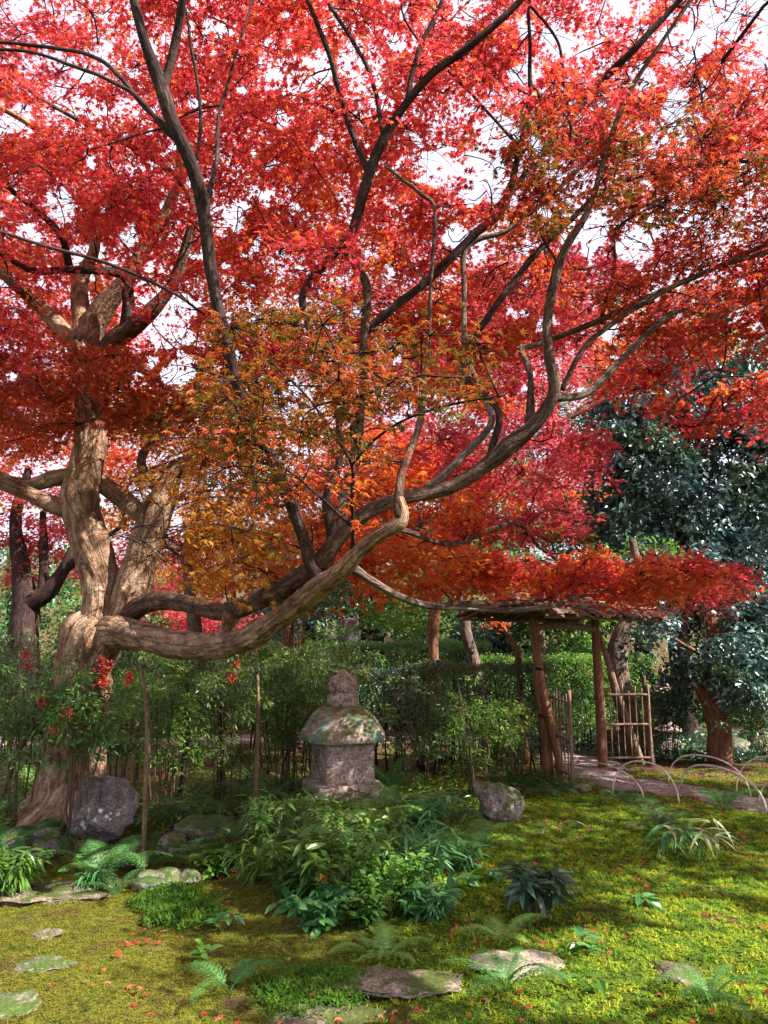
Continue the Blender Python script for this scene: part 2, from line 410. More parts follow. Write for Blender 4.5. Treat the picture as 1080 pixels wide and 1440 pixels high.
M = {}
M['leaf_red'] = leafmat('leaf_red', [(.16, .014, .022), (.36, .024, .036), (.52, .05, .065), (.56, .08, .055), (.60, .16, .04)], .6, .45, .5)
M['leaf_crimson'] = leafmat('leaf_crimson', [(.26, .022, .04), (.44, .045, .07), (.56, .08, .10), (.58, .12, .07)], .55, .45, .5, tgain=1.25)
M['leaf_orange'] = leafmat('leaf_orange', [(.40, .03, .02), (.52, .07, .025), (.58, .13, .03), (.58, .21, .035), (.50, .26, .05)], .6)
M['leaf_brown'] = leafmat('leaf_brown', [(.22, .02, .016), (.34, .04, .022), (.42, .08, .025), (.32, .13, .03)], .5, .45, .5)
M['leaf_olive'] = leafmat('leaf_olive', [(.045, .065, .012), (.10, .095, .014), (.22, .10, .016), (.36, .09, .018), (.40, .05, .02)], .4, nscale=1.6)
M['leaf_gold'] = leafmat('leaf_gold', [(.28, .09, .02), (.46, .16, .025), (.58, .28, .04), (.50, .33, .05), (.56, .11, .02)], .55)
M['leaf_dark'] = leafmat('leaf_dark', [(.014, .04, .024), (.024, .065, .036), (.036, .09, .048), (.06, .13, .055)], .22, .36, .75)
M['leaf_sky_tint'] = leafmat('leaf_sky_tint', [(.03, .08, .085), (.05, .12, .13), (.08, .17, .17), (.10, .22, .15)], .15, .36, 1.0)  # blue of the reflected sky is put into the glossy leaf colour
M['leaf_green'] = leafmat('leaf_green', [(.035, .095, .022), (.07, .165, .03), (.12, .24, .04), (.20, .33, .05)], .5, .35, .5)
M['leaf_fresh'] = leafmat('leaf_fresh', [(.06, .16, .03), (.10, .24, .04), (.16, .32, .05), (.26, .38, .06)], .5, .4, .4)
M['leaf_teal'] = leafmat('leaf_teal', [(.03, .11, .035), (.065, .20, .065), (.11, .28, .09), (.19, .37, .12)], .45, .4, .5)
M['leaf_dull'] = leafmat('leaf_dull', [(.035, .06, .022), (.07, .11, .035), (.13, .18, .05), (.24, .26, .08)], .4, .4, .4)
M['fern'] = leafmat('fern', [(.05, .15, .04), (.08, .21, .05), (.13, .27, .07)], .45, .45, .35)
M['fern_dark'] = leafmat('fern_dark', [(.03, .09, .03), (.05, .13, .04), (.08, .16, .05)], .4, .45, .35)
M['fern_pale'] = leafmat('fern_pale', [(.14, .30, .07), (.20, .38, .08), (.28, .44, .12)], .5, .45, .35)
M['blade_pale'] = leafmat('blade_pale', [(.22, .30, .12), (.45, .50, .28), (.62, .66, .42)], .4, .4, .4)
M['fallen'] = leafmat('fallen', [(.12, .012, .014), (.30, .018, .02), (.42, .04, .03), (.38, .13, .06), (.20, .09, .055)], .25, .6, .25, nmix=.1)
M['dead_leaf'] = leafmat('dead_leaf', [(.42, .16, .03), (.60, .28, .05), (.66, .34, .08)], .4, .6, .2)
M['moss_tuft'] = leafmat('moss_tuft', [(.022, .055, .012), (.055, .14, .02), (.13, .25, .026), (.26, .35, .03), (.40, .43, .035), (.18, .10, .03)], .4, .7, .1, nscale=7, nmix=.62)  # yellow stops put the look of sunlit patches into the moss colour
M['moss_cushion'] = leafmat('moss_cushion', [(.025, .06, .012), (.045, .11, .014), (.08, .17, .018), (.13, .22, .02)], .35, .7, .1, nscale=7, nmix=.5)
M['moss_gold'] = leafmat('moss_gold', [(.05, .070, .010), (.10, .115, .012), (.17, .175, .015), (.12, .07, .024), (.07, .04, .022)], .3, .8, .1, nscale=3.5, nmix=.7)
M['bark_old'] = barkmat('bark_old', [(.05, .028, .02), (.19, .105, .066), (.36, .23, .155), (.52, .385, .285)], 14, 5.0, .8, ((.07, .10, .02), .76), (5, .5), .5)
M['bark_dark'] = barkmat('bark_dark', [(.014, .008, .009), (.045, .026, .025), (.10, .062, .052)], 30, 7, .6)
M['bark_limb'] = barkmat('bark_limb', [(.03, .018, .015), (.11, .064, .048), (.25, .165, .125)], 18, 7, .9, None, (9, .45))
M['bark_grey'] = barkmat('bark_grey', [(.05, .035, .03), (.15, .11, .09), (.27, .21, .18)], 20, 6, .8, ((.07, .09, .03), .72))
M['bark_red'] = barkmat('bark_red', [(.07, .03, .02), (.19, .09, .055), (.30, .17, .11)], 18, 3, .8)
M['twig'] = barkmat('twig', [(.02, .014, .014), (.07, .035, .03)], 20, 9, .2)
M['stem'] = barkmat('stem', [(.10, .07, .04), (.22, .15, .09)], 20, 9, .2)
M['stem_green'] = barkmat('stem_green', [(.05, .10, .03), (.12, .18, .05)], 20, 9, .1)
M['post'] = barkmat('post', [(.10, .045, .028), (.22, .10, .06), (.34, .17, .10)], 40, 1.6, .5, None, (4, .3))
M['gate_wood'] = barkmat('gate_wood', [(.13, .08, .06), (.25, .16, .115), (.37, .26, .19)], 40, 3, .4)
M['roof_bark'] = barkmat('roof_bark', [(.05, .035, .03), (.12, .085, .07), (.20, .15, .125)], 30, 5, .5)
M['bamboo'] = barkmat('bamboo', [(.62, .56, .45), (.78, .73, .62), (.85, .81, .72)], 14, 4, .15)
M['berry'] = leafmat('berry', [(.45, .015, .01), (.65, .03, .015), (.70, .06, .02)], .05, .25, .6)
M['lantern'] = rockmat('lantern', [(.11, .08, .065), (.29, .225, .185), (.46, .38, .335)], 14, .7, None, ((.11, .12, .03), .78, 7), grain=48)
M['lantern_roof'] = rockmat('lantern_roof', [(.10, .08, .055), (.26, .21, .165), (.42, .34, .29)], 10, .7, ((.13, .22, .165), 6.5, .50, 4.0, .46), ((.11, .11, .025), .60, 6), grain=48)
M['boulder'] = rockmat('boulder', [(.045, .035, .034), (.12, .095, .094), (.21, .175, .17)], 4, 1.0, ((.42, .40, .38), 17, .28, 2.2, .57), None)
M['rock'] = rockmat('rock', [(.07, .055, .045), (.17, .14, .12), (.28, .24, .21)], 7, .8, ((.36, .38, .34), 18, .3, 4, .55), ((.05, .08, .015), .58, 6))
M['flat_rock'] = rockmat('flat_rock', [(.06, .042, .034), (.15, .11, .09), (.25, .195, .165)], 5, .9, None, ((.05, .065, .014), .64, 9))
M['pale_rock'] = rockmat('pale_rock', [(.15, .11, .09), (.27, .22, .18), (.38, .32, .27)], 6, .6)
M['monument'] = rockmat('monument', [(.05, .05, .055), (.09, .09, .095), (.14, .14, .15)], 3, .3)

def groundmat():
    m, n, l, o = mat('moss_ground')
    g = n.new('ShaderNodeNewGeometry')
    def noise(s, d=6):
        x = n.new('ShaderNodeTexNoise'); x.inputs['Scale'].default_value = s; x.inputs['Detail'].default_value = d; l.new(g.outputs['Position'], x.inputs['Vector']); return x
    a = noise(26, 6); b = noise(1.3, 4); c = noise(110, 3); e = noise(2.6, 5)
    mm = n.new('ShaderNodeMix'); mm.data_type = 'FLOAT'; mm.inputs[0].default_value = .5; l.new(a.outputs['Fac'], mm.inputs[2]); l.new(c.outputs['Fac'], mm.inputs[3])
    # right-hand lush moss against the left-hand yellow carpet
    r1 = ramp(n, [(.36, (.018, .03, .006)), (.5, (.05, .08, .01)), (.62, (.11, .15, .015))]); l.new(mm.outputs[0], r1.inputs[0])
    r2 = ramp(n, [(.36, (.02, .02, .008)), (.5, (.07, .074, .012)), (.64, (.15, .148, .018))]); l.new(mm.outputs[0], r2.inputs[0])
    sx = n.new('ShaderNodeSeparateXYZ'); l.new(g.outputs['Position'], sx.inputs[0])
    ad = n.new('ShaderNodeMath'); ad.operation = 'MULTIPLY_ADD'; ad.inputs[1].default_value = 2.4; l.new(b.outputs['Fac'], ad.inputs[0]); l.new(sx.outputs[0], ad.inputs[2])
    mk = n.new('ShaderNodeMapRange'); mk.inputs['From Min'].default_value = 1.25; mk.inputs['From Max'].default_value = .55; l.new(ad.outputs[0], mk.inputs['Value'])
    x = n.new('ShaderNodeMix'); x.data_type = 'RGBA'; l.new(mk.outputs[0], x.inputs[0]); l.new(r1.outputs[0], x.inputs[6]); l.new(r2.outputs[0], x.inputs[7])
    # bare brown soil and litter patches, more of them farther back
    r3 = ramp(n, [(.35, (.03, .018, .012)), (.5, (.085, .05, .035)), (.65, (.16, .095, .07))]); l.new(mm.outputs[0], r3.inputs[0])
    far = n.new('ShaderNodeMapRange'); far.inputs['From Min'].default_value = 5.6; far.inputs['From Max'].default_value = 11; far.inputs['To Min'].default_value = 0; far.inputs['To Max'].default_value = .17; l.new(sx.outputs[1], far.inputs['Value'])
    s2 = n.new('ShaderNodeMath'); s2.operation = 'ADD'; l.new(e.outputs['Fac'], s2.inputs[0]); l.new(far.outputs[0], s2.inputs[1])
    mk2 = n.new('ShaderNodeMapRange'); mk2.inputs['From Min'].default_value = .60; mk2.inputs['From Max'].default_value = .68; l.new(s2.outputs[0], mk2.inputs['Value'])
    y = n.new('ShaderNodeMix'); y.data_type = 'RGBA'; l.new(mk2.outputs[0], y.inputs[0]); l.new(x.outputs[2], y.inputs[6]); l.new(r3.outputs[0], y.inputs[7])
    p = n.new('ShaderNodeBsdfPrincipled'); p.inputs['Roughness'].default_value = .95; p.inputs['Specular IOR Level'].default_value = .05
    l.new(y.outputs[2], p.inputs['Base Color'])
    bb = n.new('ShaderNodeBump'); bb.inputs['Strength'].default_value = .9; bb.inputs['Distance'].default_value = .02; l.new(mm.outputs[0], bb.inputs['Height']); l.new(bb.outputs[0], p.inputs['Normal'])
    l.new(p.outputs[0], o.inputs[0]); return m
M['ground'] = groundmat()

def gravelmat():
    m, n, l, o = mat('gravel')
    g = n.new('ShaderNodeNewGeometry')
    v = n.new('ShaderNodeTexVoronoi'); v.inputs['Scale'].default_value = 70; l.new(g.outputs['Position'], v.inputs['Vector'])
    a = n.new('ShaderNodeTexNoise'); a.inputs['Scale'].default_value = 3; a.inputs['Detail'].default_value = 5; l.new(g.outputs['Position'], a.inputs['Vector'])
    sp = n.new('ShaderNodeSeparateColor'); l.new(v.outputs['Color'], sp.inputs[0])
    mm = n.new('ShaderNodeMix'); mm.data_type = 'FLOAT'; mm.inputs[0].default_value = .5; l.new(sp.outputs[0], mm.inputs[2]); l.new(a.outputs['Fac'], mm.inputs[3])
    r = ramp(n, [(.2, (.10, .075, .066)), (.5, (.19, .145, .13)), (.8, (.29, .23, .21))]); l.new(mm.outputs[0], r.inputs[0])
    p = n.new('ShaderNodeBsdfPrincipled'); p.inputs['Roughness'].default_value = .9; l.new(r.outputs[0], p.inputs['Base Color'])
    bb = n.new('ShaderNodeBump'); bb.inputs['Strength'].default_value = .6; bb.inputs['Distance'].default_value = .01; l.new(v.outputs['Distance'], bb.inputs['Height']); l.new(bb.outputs[0], p.inputs['Normal'])
    l.new(p.outputs[0], o.inputs[0]); return m
M['gravel'] = gravelmat()

# ------------------------------------------------------------------ ground and paths
def axis(parts):
    o = [parts[0][0]]
    for a, b, s in parts:
        n = max(1, int(round((b - a) / s))); o += list(np.linspace(a, b, n + 1)[1:])
    return np.array(o)
gx = axis([(-400, -40, 40), (-40, -8, 2), (-8, -3.2, .2), (-3.2, 4.4, .04), (4.4, 9, .2), (9, 40, 2), (40, 400, 40)])
gy = axis([(-60, -4, 8), (-4, 3, .5), (3, 9.6, .04), (9.6, 16, .2), (16, 40, 1.0), (40, 120, 10), (120, 600, 60)])
X, Y = np.meshgrid(gx, gy); Z = hgt(X, Y)
nx, ny = len(gx), len(gy); i = (np.arange(ny - 1) * nx)[:, None]; j = np.arange(nx - 1)[None]
q = np.stack([i + j, i + j + 1, i + nx + j + 1, i + nx + j], -1).reshape(-1, 4)
b = MB(); b.add(np.stack([X, Y, Z], -1), None, q, 0, None, True)
tag(b.build('ground', M['ground']), 'mossy garden ground', None, None, 'structure')

def ribbon(name, ctr, wid, lift=0.012, step=.12):
    c3 = np.array([[x, y, 0] for x, y in ctr]); p, w = catmull(c3, np.array(wid), step)
    tg = unit(np.gradient(p, axis=0)); nrm = np.stack([-tg[:, 1], tg[:, 0], 0 * tg[:, 0]], -1)
    K = 9; t = np.linspace(-1, 1, K)
    L = np.arange(len(p)) * step
    wl = w * (1 + .22 * fbm(L * 1.7, L * 0, 0, 3, 3)); wr = w * (1 + .22 * fbm(L * 1.7, L * 0 + 9, 0, 3, 4))
    ww = np.where(t[None] < 0, wl[:, None], wr[:, None])
    V = p[:, None] + nrm[:, None] * (t[None, :, None] * ww[..., None])
    V[..., 2] = hgt(V[..., 0], V[..., 1]) + lift * (1 - 1.6 * np.abs(t[None]) ** 6)
    n = len(p); i = (np.arange(n - 1) * K)[:, None]; j = np.arange(K - 1)[None]
    qq = np.stack([i + j, i + j + 1, i + K + j + 1, i + K + j], -1).reshape(-1, 4)
    bb = MB(); bb.add(V, None, qq, 0, None, True)
    return tag(bb.build(name, M['gravel']), 'pinkish gravel path', None, None, 'structure')
GP = [G(1180, 1152), G(1060, 1132), G(960, 1112), G(870, 1100), G(822, 1086), G(815, 1068)]
ribbon('path', [(p[0], p[1]) for p in GP] + [(2.6, 12.6), (1.6, 13.5), (-1.5, 13.6), (-5, 13.0), (-9, 13.4)], [.42, .42, .42, .45, .5, .55, .6, .7, .7, .7, .8])
PATHPTS = np.array([[p[0], p[1]] for p in GP])
def on_path(x, y):
    p, _ = catmull(np.c_[PATHPTS, np.zeros(len(PATHPTS))], np.ones(len(PATHPTS)), .1)
    d = np.min(np.hypot(x[:, None] - p[None, :, 0], y[:, None] - p[None, :, 1]), 1)
    return d < .46

# where the photograph shows sun reaching through
for px, py, r in [(900, 1345, .44), (990, 1290, .40), (820, 1390, .34), (1040, 1380, .44), (1050, 1250, .25), (420, 1230, .2), (520, 1270, .2), (600, 1240, .18), (700, 1180, .15), (730, 1352, .13), (620, 1385, .16), (760, 1405, .2), (860, 1370, .22), (950, 1325, .22), (1055, 1330, .25), (930, 1400, .25), (1000, 1400, .2), (470, 1425, .15), (790, 1062, .25), (50, 1125, .2), (200, 1340, .2), (100, 1400, .16), (680, 1130, .12), (520, 1190, .1),
                  (885, 1265, .12), (640, 1052, .3), (60, 1300, .10), (150, 1330, .12), (280, 1390, .12), (250, 1098, .3), (310, 1092, .25), (190, 1130, .2)]:
    GAPS.append((G(px, py), r * .85))
GAPS += [(P(212, 800, 6.65), .4), (P(152, 770, 6.75), .3), (P(140, 620, 6.65), .25), (P(190, 880, 6.5), .25), (P(250, 845, 6.1), .25), (P(300, 900, 5.8), .22), (P(160, 1040, 7.0), .15), (P(430, 830, 4.8), .16), (P(640, 690, 4.7), .15), (P(230, 850, 6.4), .25), (P(110, 450, 6.6), .2), (P(345, 865, 5.6), .18),
         (P(840, 812, 7), .45), (P(960, 825, 7.3), .4), (P(720, 810, 6.8), .35), (P(1010, 540, 6.6), .4), (P(300, 1000, 8), .4), (P(560, 965, 9.4), .4), (P(430, 945, 9.2), .35), (P(170, 985, 8.4), .35), (P(620, 1035, 9), .3), (P(690, 1040, 9), .3), (P(300, 965, 8), .25), (P(390, 965, 9), .3), (P(520, 925, 11.2), .4), (P(650, 1010, 8.9), .25), (P(230, 940, 7.8), .25), (P(950, 640, 12.4), .7), (P(1030, 760, 12.4), .5), (P(880, 560, 12.6), .5), (P(800, 1030, 11.6), .25), (P(870, 925, 12), .6), (P(790, 930, 12), .5), (P(80, 880, 14), 1.0), (P(100, 1010, 7.2), .16)]
SKYHOLES += [(690, 250, 70), (620, 235, 45), (960, 60, 62), (900, 110, 40), (240, 450, 62), (255, 520, 40), (120, 360, 45), (700, 190, 45), (330, 300, 36),
             (450, 90, 34), (560, 60, 22), (90, 290, 40), (20, 170, 40), (830, 330, 40), (890, 350, 40), (950, 150, 40), (780, 60, 36), (400, 170, 30),
             (120, 110, 26), (40, 330, 30), (730, 100, 30), (1010, 20, 50), (640, 330, 30), (330, 500, 18), (180, 330, 30), (860, 470, 26)]

# ------------------------------------------------------------------ branching and leaf sprays
def grow(pts, centres, K=6, sag=.06, r0=.0035, rk=.006, rmax=.013, seed=0):
    """connect every centre to the nearest point of the skeleton; each new branch can carry the next"""
    pts = np.asarray(pts, float); r = np.random.default_rng(seed)
    d0 = np.array([np.min(np.linalg.norm(pts - c, axis=1)) for c in centres]); order = np.argsort(d0)
    buf = np.zeros((len(pts) + len(centres) * K, 3)); buf[:len(pts)] = pts; n = len(pts); out = []; rad = []
    for o in order:
        c = centres[o]; d = buf[:n] - c; dist = np.linalg.norm(d, axis=1)
        cost = dist + .5 * np.maximum(0, d[:, 2])
        a = buf[np.argmin(cost)]; L = np.linalg.norm(c - a) + 1e-6
        t = np.linspace(0, 1, K)[:, None]; off = r.normal(size=3) * L * .16; off2 = r.normal(size=3) * L * .07
        pl = a * (1 - t) + c * t + np.sin(t * np.pi) * off + np.sin(t * 2 * np.pi) * off2
        pl[:, 2] += np.sin(t[:, 0] * np.pi) * sag * L
        out.append(pl); rr = min(rmax, r0 + rk * L); rad.append(np.linspace(rr, r0 * .6, K))
        buf[n:n + K - 1] = pl[1:]; n += K - 1
    return np.array(out), np.array(rad)

def spray_leaves(C, R, nper, size, tilt=.35, ltilt=.5, thick=.05, droop=.35, seed=0):
    """flat layered leaf sprays: returns leaf centres, normals, tip directions, sizes, spray index, and twig lines"""
    r = np.random.default_rng(seed); m = len(C)
    Nn = unit(np.stack([r.normal(0, tilt, m), r.normal(0, tilt, m), np.ones(m)], -1))
    A = unit(np.cross(Nn, unit(r.normal(size=(m, 3))))); B = np.cross(Nn, A)
    idx = np.repeat(np.arange(m), nper); n = len(idx)
    nt_ = 7; arm = r.integers(0, nt_, n); ang = arm * 2 * math.pi / nt_ + r.normal(0, .28, n) + idx * 1.3
    rad = np.sqrt(r.random(n)) * R[idx] * (0.75 + .5 * vnoise(idx * 3.1, arm * 2.7, 0, 5))
    rad = np.abs(rad)
    off = np.cos(ang)[:, None] * A[idx] + np.sin(ang)[:, None] * B[idx]
    pos = C[idx] + rad[:, None] * off + Nn[idx] * r.normal(0, thick, n)[:, None]
    pos[:, 2] -= droop * rad ** 2 / np.maximum(R[idx], .05)
    nn = unit(Nn[idx] + ltilt * r.normal(size=(n, 3))); tt = unit(off + .6 * r.normal(size=(n, 3)) + np.array([0, 0, -.25]))
    sz = size * (.5 + .85 * r.random(n) ** .8)
    ka = np.arange(nt_); an = ka[None] * 2 * math.pi / nt_ + (np.arange(m) * 1.3)[:, None]
    o2 = np.cos(an)[..., None] * A[:, None] + np.sin(an)[..., None] * B[:, None]
    t = np.linspace(0, .85, 4)
    TW = C[:, None, None] + o2[:, :, None] * (t[None, None, :, None] * R[:, None, None, None])
    TW[..., 2] -= (droop * (t ** 2))[None, None] * R[:, None, None]
    return pos, nn, tt, sz, idx, TW.reshape(-1, 4, 3)

def ell(c, rad, n, r, shell=0.0):
    d = unit(r.normal(size=(n, 3))); k = (shell + (1 - shell) * r.random(n)) ** (1 / 3.)
    return np.asarray(c) + d * k[:, None] * np.asarray(rad)

# ------------------------------------------------------------------ the great maple
ROOT = G(95, 1165); ROOT[2] = float(hgt(ROOT[0], ROOT[1]))
tree = empty('maple_tree', ROOT, 'great old maple with forked pale trunk and red crown filling the picture', 'tree')
def px_path(pl, scale=1.0):
    pts = np.array([P(a, b_, c) for a, b_, c, d in pl]); r = np.array([pix(d, np.linalg.norm(P(a, b_, c) - [0, 0, CAMZ])) * .5 * scale for a, b_, c, d in pl])
    return pts, r
SK = []      # skeleton points of the great maple
def limb(name, pl, mt, seg=14, amp=.16, wander=.0, seed=1, step=.03, ridge=5, parent=None, twist=.0, scale=1.0):
    scale *= {'trunk': .92, 'limb': .80}.get(name, .84)
    pts, r = px_path(pl, scale)
    pts = local(tree, pts); mb = MB()
    p = tube(mb, pts, r, seg, step, amp, wander, seed, 0, ridge, None, twist)
    SK.append(p[::3] + np.array(tree.location))
    return mb.build(name, M[mt], parent or tree)

tr_b = limb('trunk', [(82, 1215, 7.15, 140), (88, 1165, 7.15, 108), (98, 1110, 7.15, 86), (107, 1050, 7.12, 78), (113, 990, 7.1, 74), (120, 935, 7.05, 76), (132, 893, 7.0, 84), (146, 870, 7.0, 66)],
            'bark_old', 96, .20, 0, 3, .02, 9, None, .5)
mb = MB()
for k, (pl) in enumerate([[(95, 1120, 7.0, 44), (70, 1150, 6.85, 38), (40, 1172, 6.75, 30), (5, 1190, 6.7, 18)], [(70, 1140, 7.1, 42), (40, 1158, 7.1, 32), (0, 1172, 7.1, 18)],
                          [(110, 1130, 6.95, 40), (118, 1170, 6.75, 30), (128, 1205, 6.65, 20)], [(120, 1120, 7.2, 36), (150, 1150, 7.2, 26), (175, 1170, 7.2, 14)]]):
    pts, r = px_path(pl); tube(mb, local(tree, pts), r, 20, .03, .22, 0, 20 + k)
mb.build('root', M['bark_old'], tree)
limb('limb', [(128, 915, 7.0, 60), (136, 880, 6.97, 66), (143, 840, 6.95, 60), (137, 795, 6.92, 56), (121, 745, 6.9, 60), (112, 705, 6.88, 62), (120, 665, 6.85, 52), (127, 625, 6.82, 46), (128, 580, 6.8, 46), (122, 530, 6.78, 46), (116, 490, 6.75, 46), (118, 462, 6.75, 36)], 'bark_old', 64, .17, 0, 5, .02, 7, None, 1.0)
limb('limb', [(150, 905, 7.0, 46), (170, 868, 6.92, 56), (184, 835, 6.88, 56), (200, 785, 6.85, 50), (214, 740, 6.82, 50), (226, 710, 6.8, 48), (236, 682, 6.8, 36), (246, 660, 6.8, 26), (275, 645, 6.85, 26), (320, 622, 6.95, 26), (365, 600, 7.1, 20)], 'bark_old', 56, .13, 0, 7, .02, 6, None, .8)
limb('limb', [(128, 900, 7.0, 50), (160, 888, 6.85, 54), (200, 896, 6.6, 46), (250, 906, 6.3, 43), (300, 909, 6.0, 42), (350, 896, 5.65, 38), (400, 866, 5.25, 36), (440, 833, 4.9, 36), (480, 803, 4.6, 32), (505, 776, 4.45, 27), (535, 752, 4.35, 24), (561, 737, 4.3, 25), (567, 722, 4.3, 20), (562, 700, 4.3, 15)], 'bark_old', 60, .15, 0, 11, .02, 6, None, .6)
limb('limb', [(172, 866, 6.9, 34), (215, 846, 6.6, 30), (262, 849, 6.25, 27), (305, 860, 6.0, 27), (335, 856, 5.75, 32), (375, 838, 5.45, 34), (415, 818, 5.15, 34), (450, 790, 4.95, 30), (480, 752, 4.85, 26), (520, 718, 4.8, 25), (570, 700, 4.8, 24), (630, 686, 4.8, 25), (680, 657, 4.75, 25), (715, 628, 4.7, 30), (745, 604, 4.65, 24), (768, 577, 4.6, 22), (780, 545, 4.55, 19), (772, 500, 4.5, 17), (770, 450, 4.5, 15), (782, 385, 4.5, 15), (800, 340, 4.45, 12), (830, 290, 4.4, 10), (850, 220, 4.3, 8), (885, 130, 4.2, 7), (930, 60, 4.1, 6), (985, -20, 4.0, 5)],
     'bark_limb', 36, .12, 0, 13, .025, 5, None, .5)
limb('limb', [(318, 902, 5.9, 30), (320, 885, 5.85, 24), (326, 862, 5.78, 30)], 'bark_old', 24, .15, 0, 17)
limb('limb', [(112, 725, 6.9, 32), (80, 712, 6.85, 26), (40, 694, 6.8, 21), (0, 680, 6.7, 19), (-70, 655, 6.6, 18), (-160, 600, 6.4, 12)], 'bark_old', 24, .12, 0, 19)
limb('limb', [(120, 668, 6.9, 30), (80, 672, 7.0, 25), (40, 682, 7.1, 22), (0, 672, 7.2, 20), (-60, 640, 7.3, 16), (-150, 560, 7.3, 10)], 'bark_old', 24, .12, 0, 23)
limb('limb', [(128, 670, 6.95, 26), (150, 684, 6.95, 28), (185, 712, 6.9, 28), (215, 738, 6.85, 30)], 'bark_old', 26, .12, 0, 29)
limb('branch', [(232, 690, 6.85, 24), (212, 678, 6.8, 18), (200, 658, 6.75, 15), (200, 640, 6.75, 14), (216, 612, 6.7, 10), (212, 570, 6.6, 6)], 'bark_grey', 16, .1, 0, 31)
# crown framework left
limb('branch', [(116, 492, 6.75, 34), (92, 468, 6.7, 26), (55, 430, 6.6, 20), (25, 405, 6.4, 15), (-30, 350, 6.2, 11)], 'bark_old', 20, .14, 0, 37)
limb('branch', [(118, 485, 6.75, 40), (140, 440, 6.7, 32), (175, 395, 6.6, 22), (215, 330, 6.5, 20), (240, 285, 6.4, 15), (252, 235, 6.3, 10), (250, 150, 6.1, 7)], 'bark_old', 24, .14, 0, 41)
limb('branch', [(128, 520, 6.75, 36), (160, 480, 6.65, 30), (195, 452, 6.55, 26), (240, 405, 6.45, 17), (262, 345, 6.35, 14), (270, 285, 6.2, 11), (230, 232, 6.0, 8), (150, 190, 5.7, 6), (60, 140, 5.4, 5), (0, 90, 5.2, 4)], 'bark_limb', 20, .14, 0, 43)
limb('branch', [(118, 470, 6.75, 30), (112, 400, 6.8, 22), (133, 350, 6.8, 15), (128, 290, 6.7, 12), (100, 235, 6.6, 11), (50, 180, 6.5, 9), (-20, 140, 6.3, 7)], 'bark_old', 18, .12, 0, 47)
limb('branch', [(182, 462, 6.6, 26), (180, 415, 6.5, 18), (170, 385, 6.4, 14), (100, 380, 6.2, 10), (45, 380, 6.1, 9), (0, 355, 5.9, 8)], 'bark_dark', 14, .12, 0, 53)
limb('branch', [(97, 372, 6.3, 12), (85, 330, 6.1, 10), (50, 295, 5.9, 9), (-10, 248, 5.6, 7)], 'bark_dark', 12, .1, 0, 57)
# dark inner stem rising left of centre, with its two tips
limb('branch', [(452, 815, 4.95, 26), (438, 795, 4.9, 22), (428, 760, 4.85, 20), (402, 695, 4.75, 21), (375, 630, 4.6, 21), (352, 590, 4.5, 20), (328, 520, 4.35, 19), (310, 450, 4.2, 18), (296, 380, 4.1, 18), (284, 290, 3.95, 20), (268, 235, 3.85, 20), (242, 175, 3.75, 19), (224, 115, 3.7, 19), (205, 60, 3.6, 13), (190, 0, 3.55, 12), (176, -70, 3.5, 10), (150, -220, 3.4, 7)], 'bark_dark', 20, .10, .02, 61, .03)
limb('branch', [(228, 128, 3.7, 13), (240, 88, 3.68, 12), (252, 30, 3.6, 11), (260, -20, 3.5, 10), (290, -160, 3.3, 7)], 'bark_dark', 14, .08, 0, 67)
limb('branch', [(288, 443, 4.22, 4), (240, 410, 4.1, 5), (150, 370, 4.0, 5), (60, 345, 3.9, 5), (-30, 315, 3.8, 4)], 'bark_dark', 8, .05, 0, 69)
limb('branch', [(252, 200, 3.8, 9), (215, 160, 3.8, 7), (150, 90, 3.9, 6), (80, 70, 4.0, 5), (-20, 60, 4.1, 4)], 'bark_dark', 10, .06, .03, 71)
limb('branch', [(245, 195, 3.8, 7), (190, 140, 3.8, 6), (110, 100, 3.9, 5), (40, 78, 4.0, 4), (-30, 75, 4.1, 4)], 'bark_dark', 8, .06, .03, 73)
limb('branch', [(276, 225, 3.9, 5), (282, 160, 3.9, 5), (270, 80, 3.8, 4), (262, 10, 3.7, 3)], 'bark_dark', 8, .05, .02, 79)
limb('branch', [(290, 300, 4.0, 12), (300, 240, 4.1, 7), (310, 150, 4.2, 5), (340, 60, 4.2, 4), (360, -30, 4.2, 3)], 'bark_dark', 8, .05, .03, 83)
# centre stems
limb('branch', [(455, 800, 4.95, 26), (468, 755, 4.95, 24), (484, 700, 4.95, 22), (500, 640, 5.0, 18), (508, 560, 5.0, 15), (510, 490, 4.9, 14), (516, 405, 4.8, 13), (500, 372, 4.7, 12), (486, 350, 4.6, 11), (496, 325, 4.5, 12)], 'bark_limb', 16, .1, .02, 89)
limb('branch', [(470, 770, 4.95, 20), (460, 700, 4.9, 15), (478, 650, 4.9, 12), (470, 560, 4.8, 9), (440, 470, 4.7, 10), (428, 415, 4.6, 12), (470, 360, 4.5, 14), (500, 320, 4.45, 16), (516, 262, 4.35, 16), (535, 205, 4.3, 15), (572, 145, 4.2, 12), (612, 98, 4.1, 12), (670, 55, 4.0, 10), (742, -8, 3.9, 8), (850, -120, 3.7, 6)], 'bark_dark', 16, .10, .02, 97)
limb('branch', [(520, 250, 4.35, 9), (498, 190, 4.3, 9), (478, 130, 4.2, 8), (460, 70, 4.1, 7), (430, -10, 4.0, 6)], 'bark_dark', 10, .07, .022, 101)
limb('branch', [(540, 195, 4.3, 8), (525, 110, 4.3, 6), (495, 55, 4.25, 6), (460, 5, 4.2, 5)], 'bark_dark', 10, .06, .022, 103)
limb('branch', [(572, 145, 4.2, 8), (590, 70, 4.15, 7), (618, 10, 4.1, 6), (640, -60, 4.0, 5)], 'bark_dark', 10, .06, .022, 107)
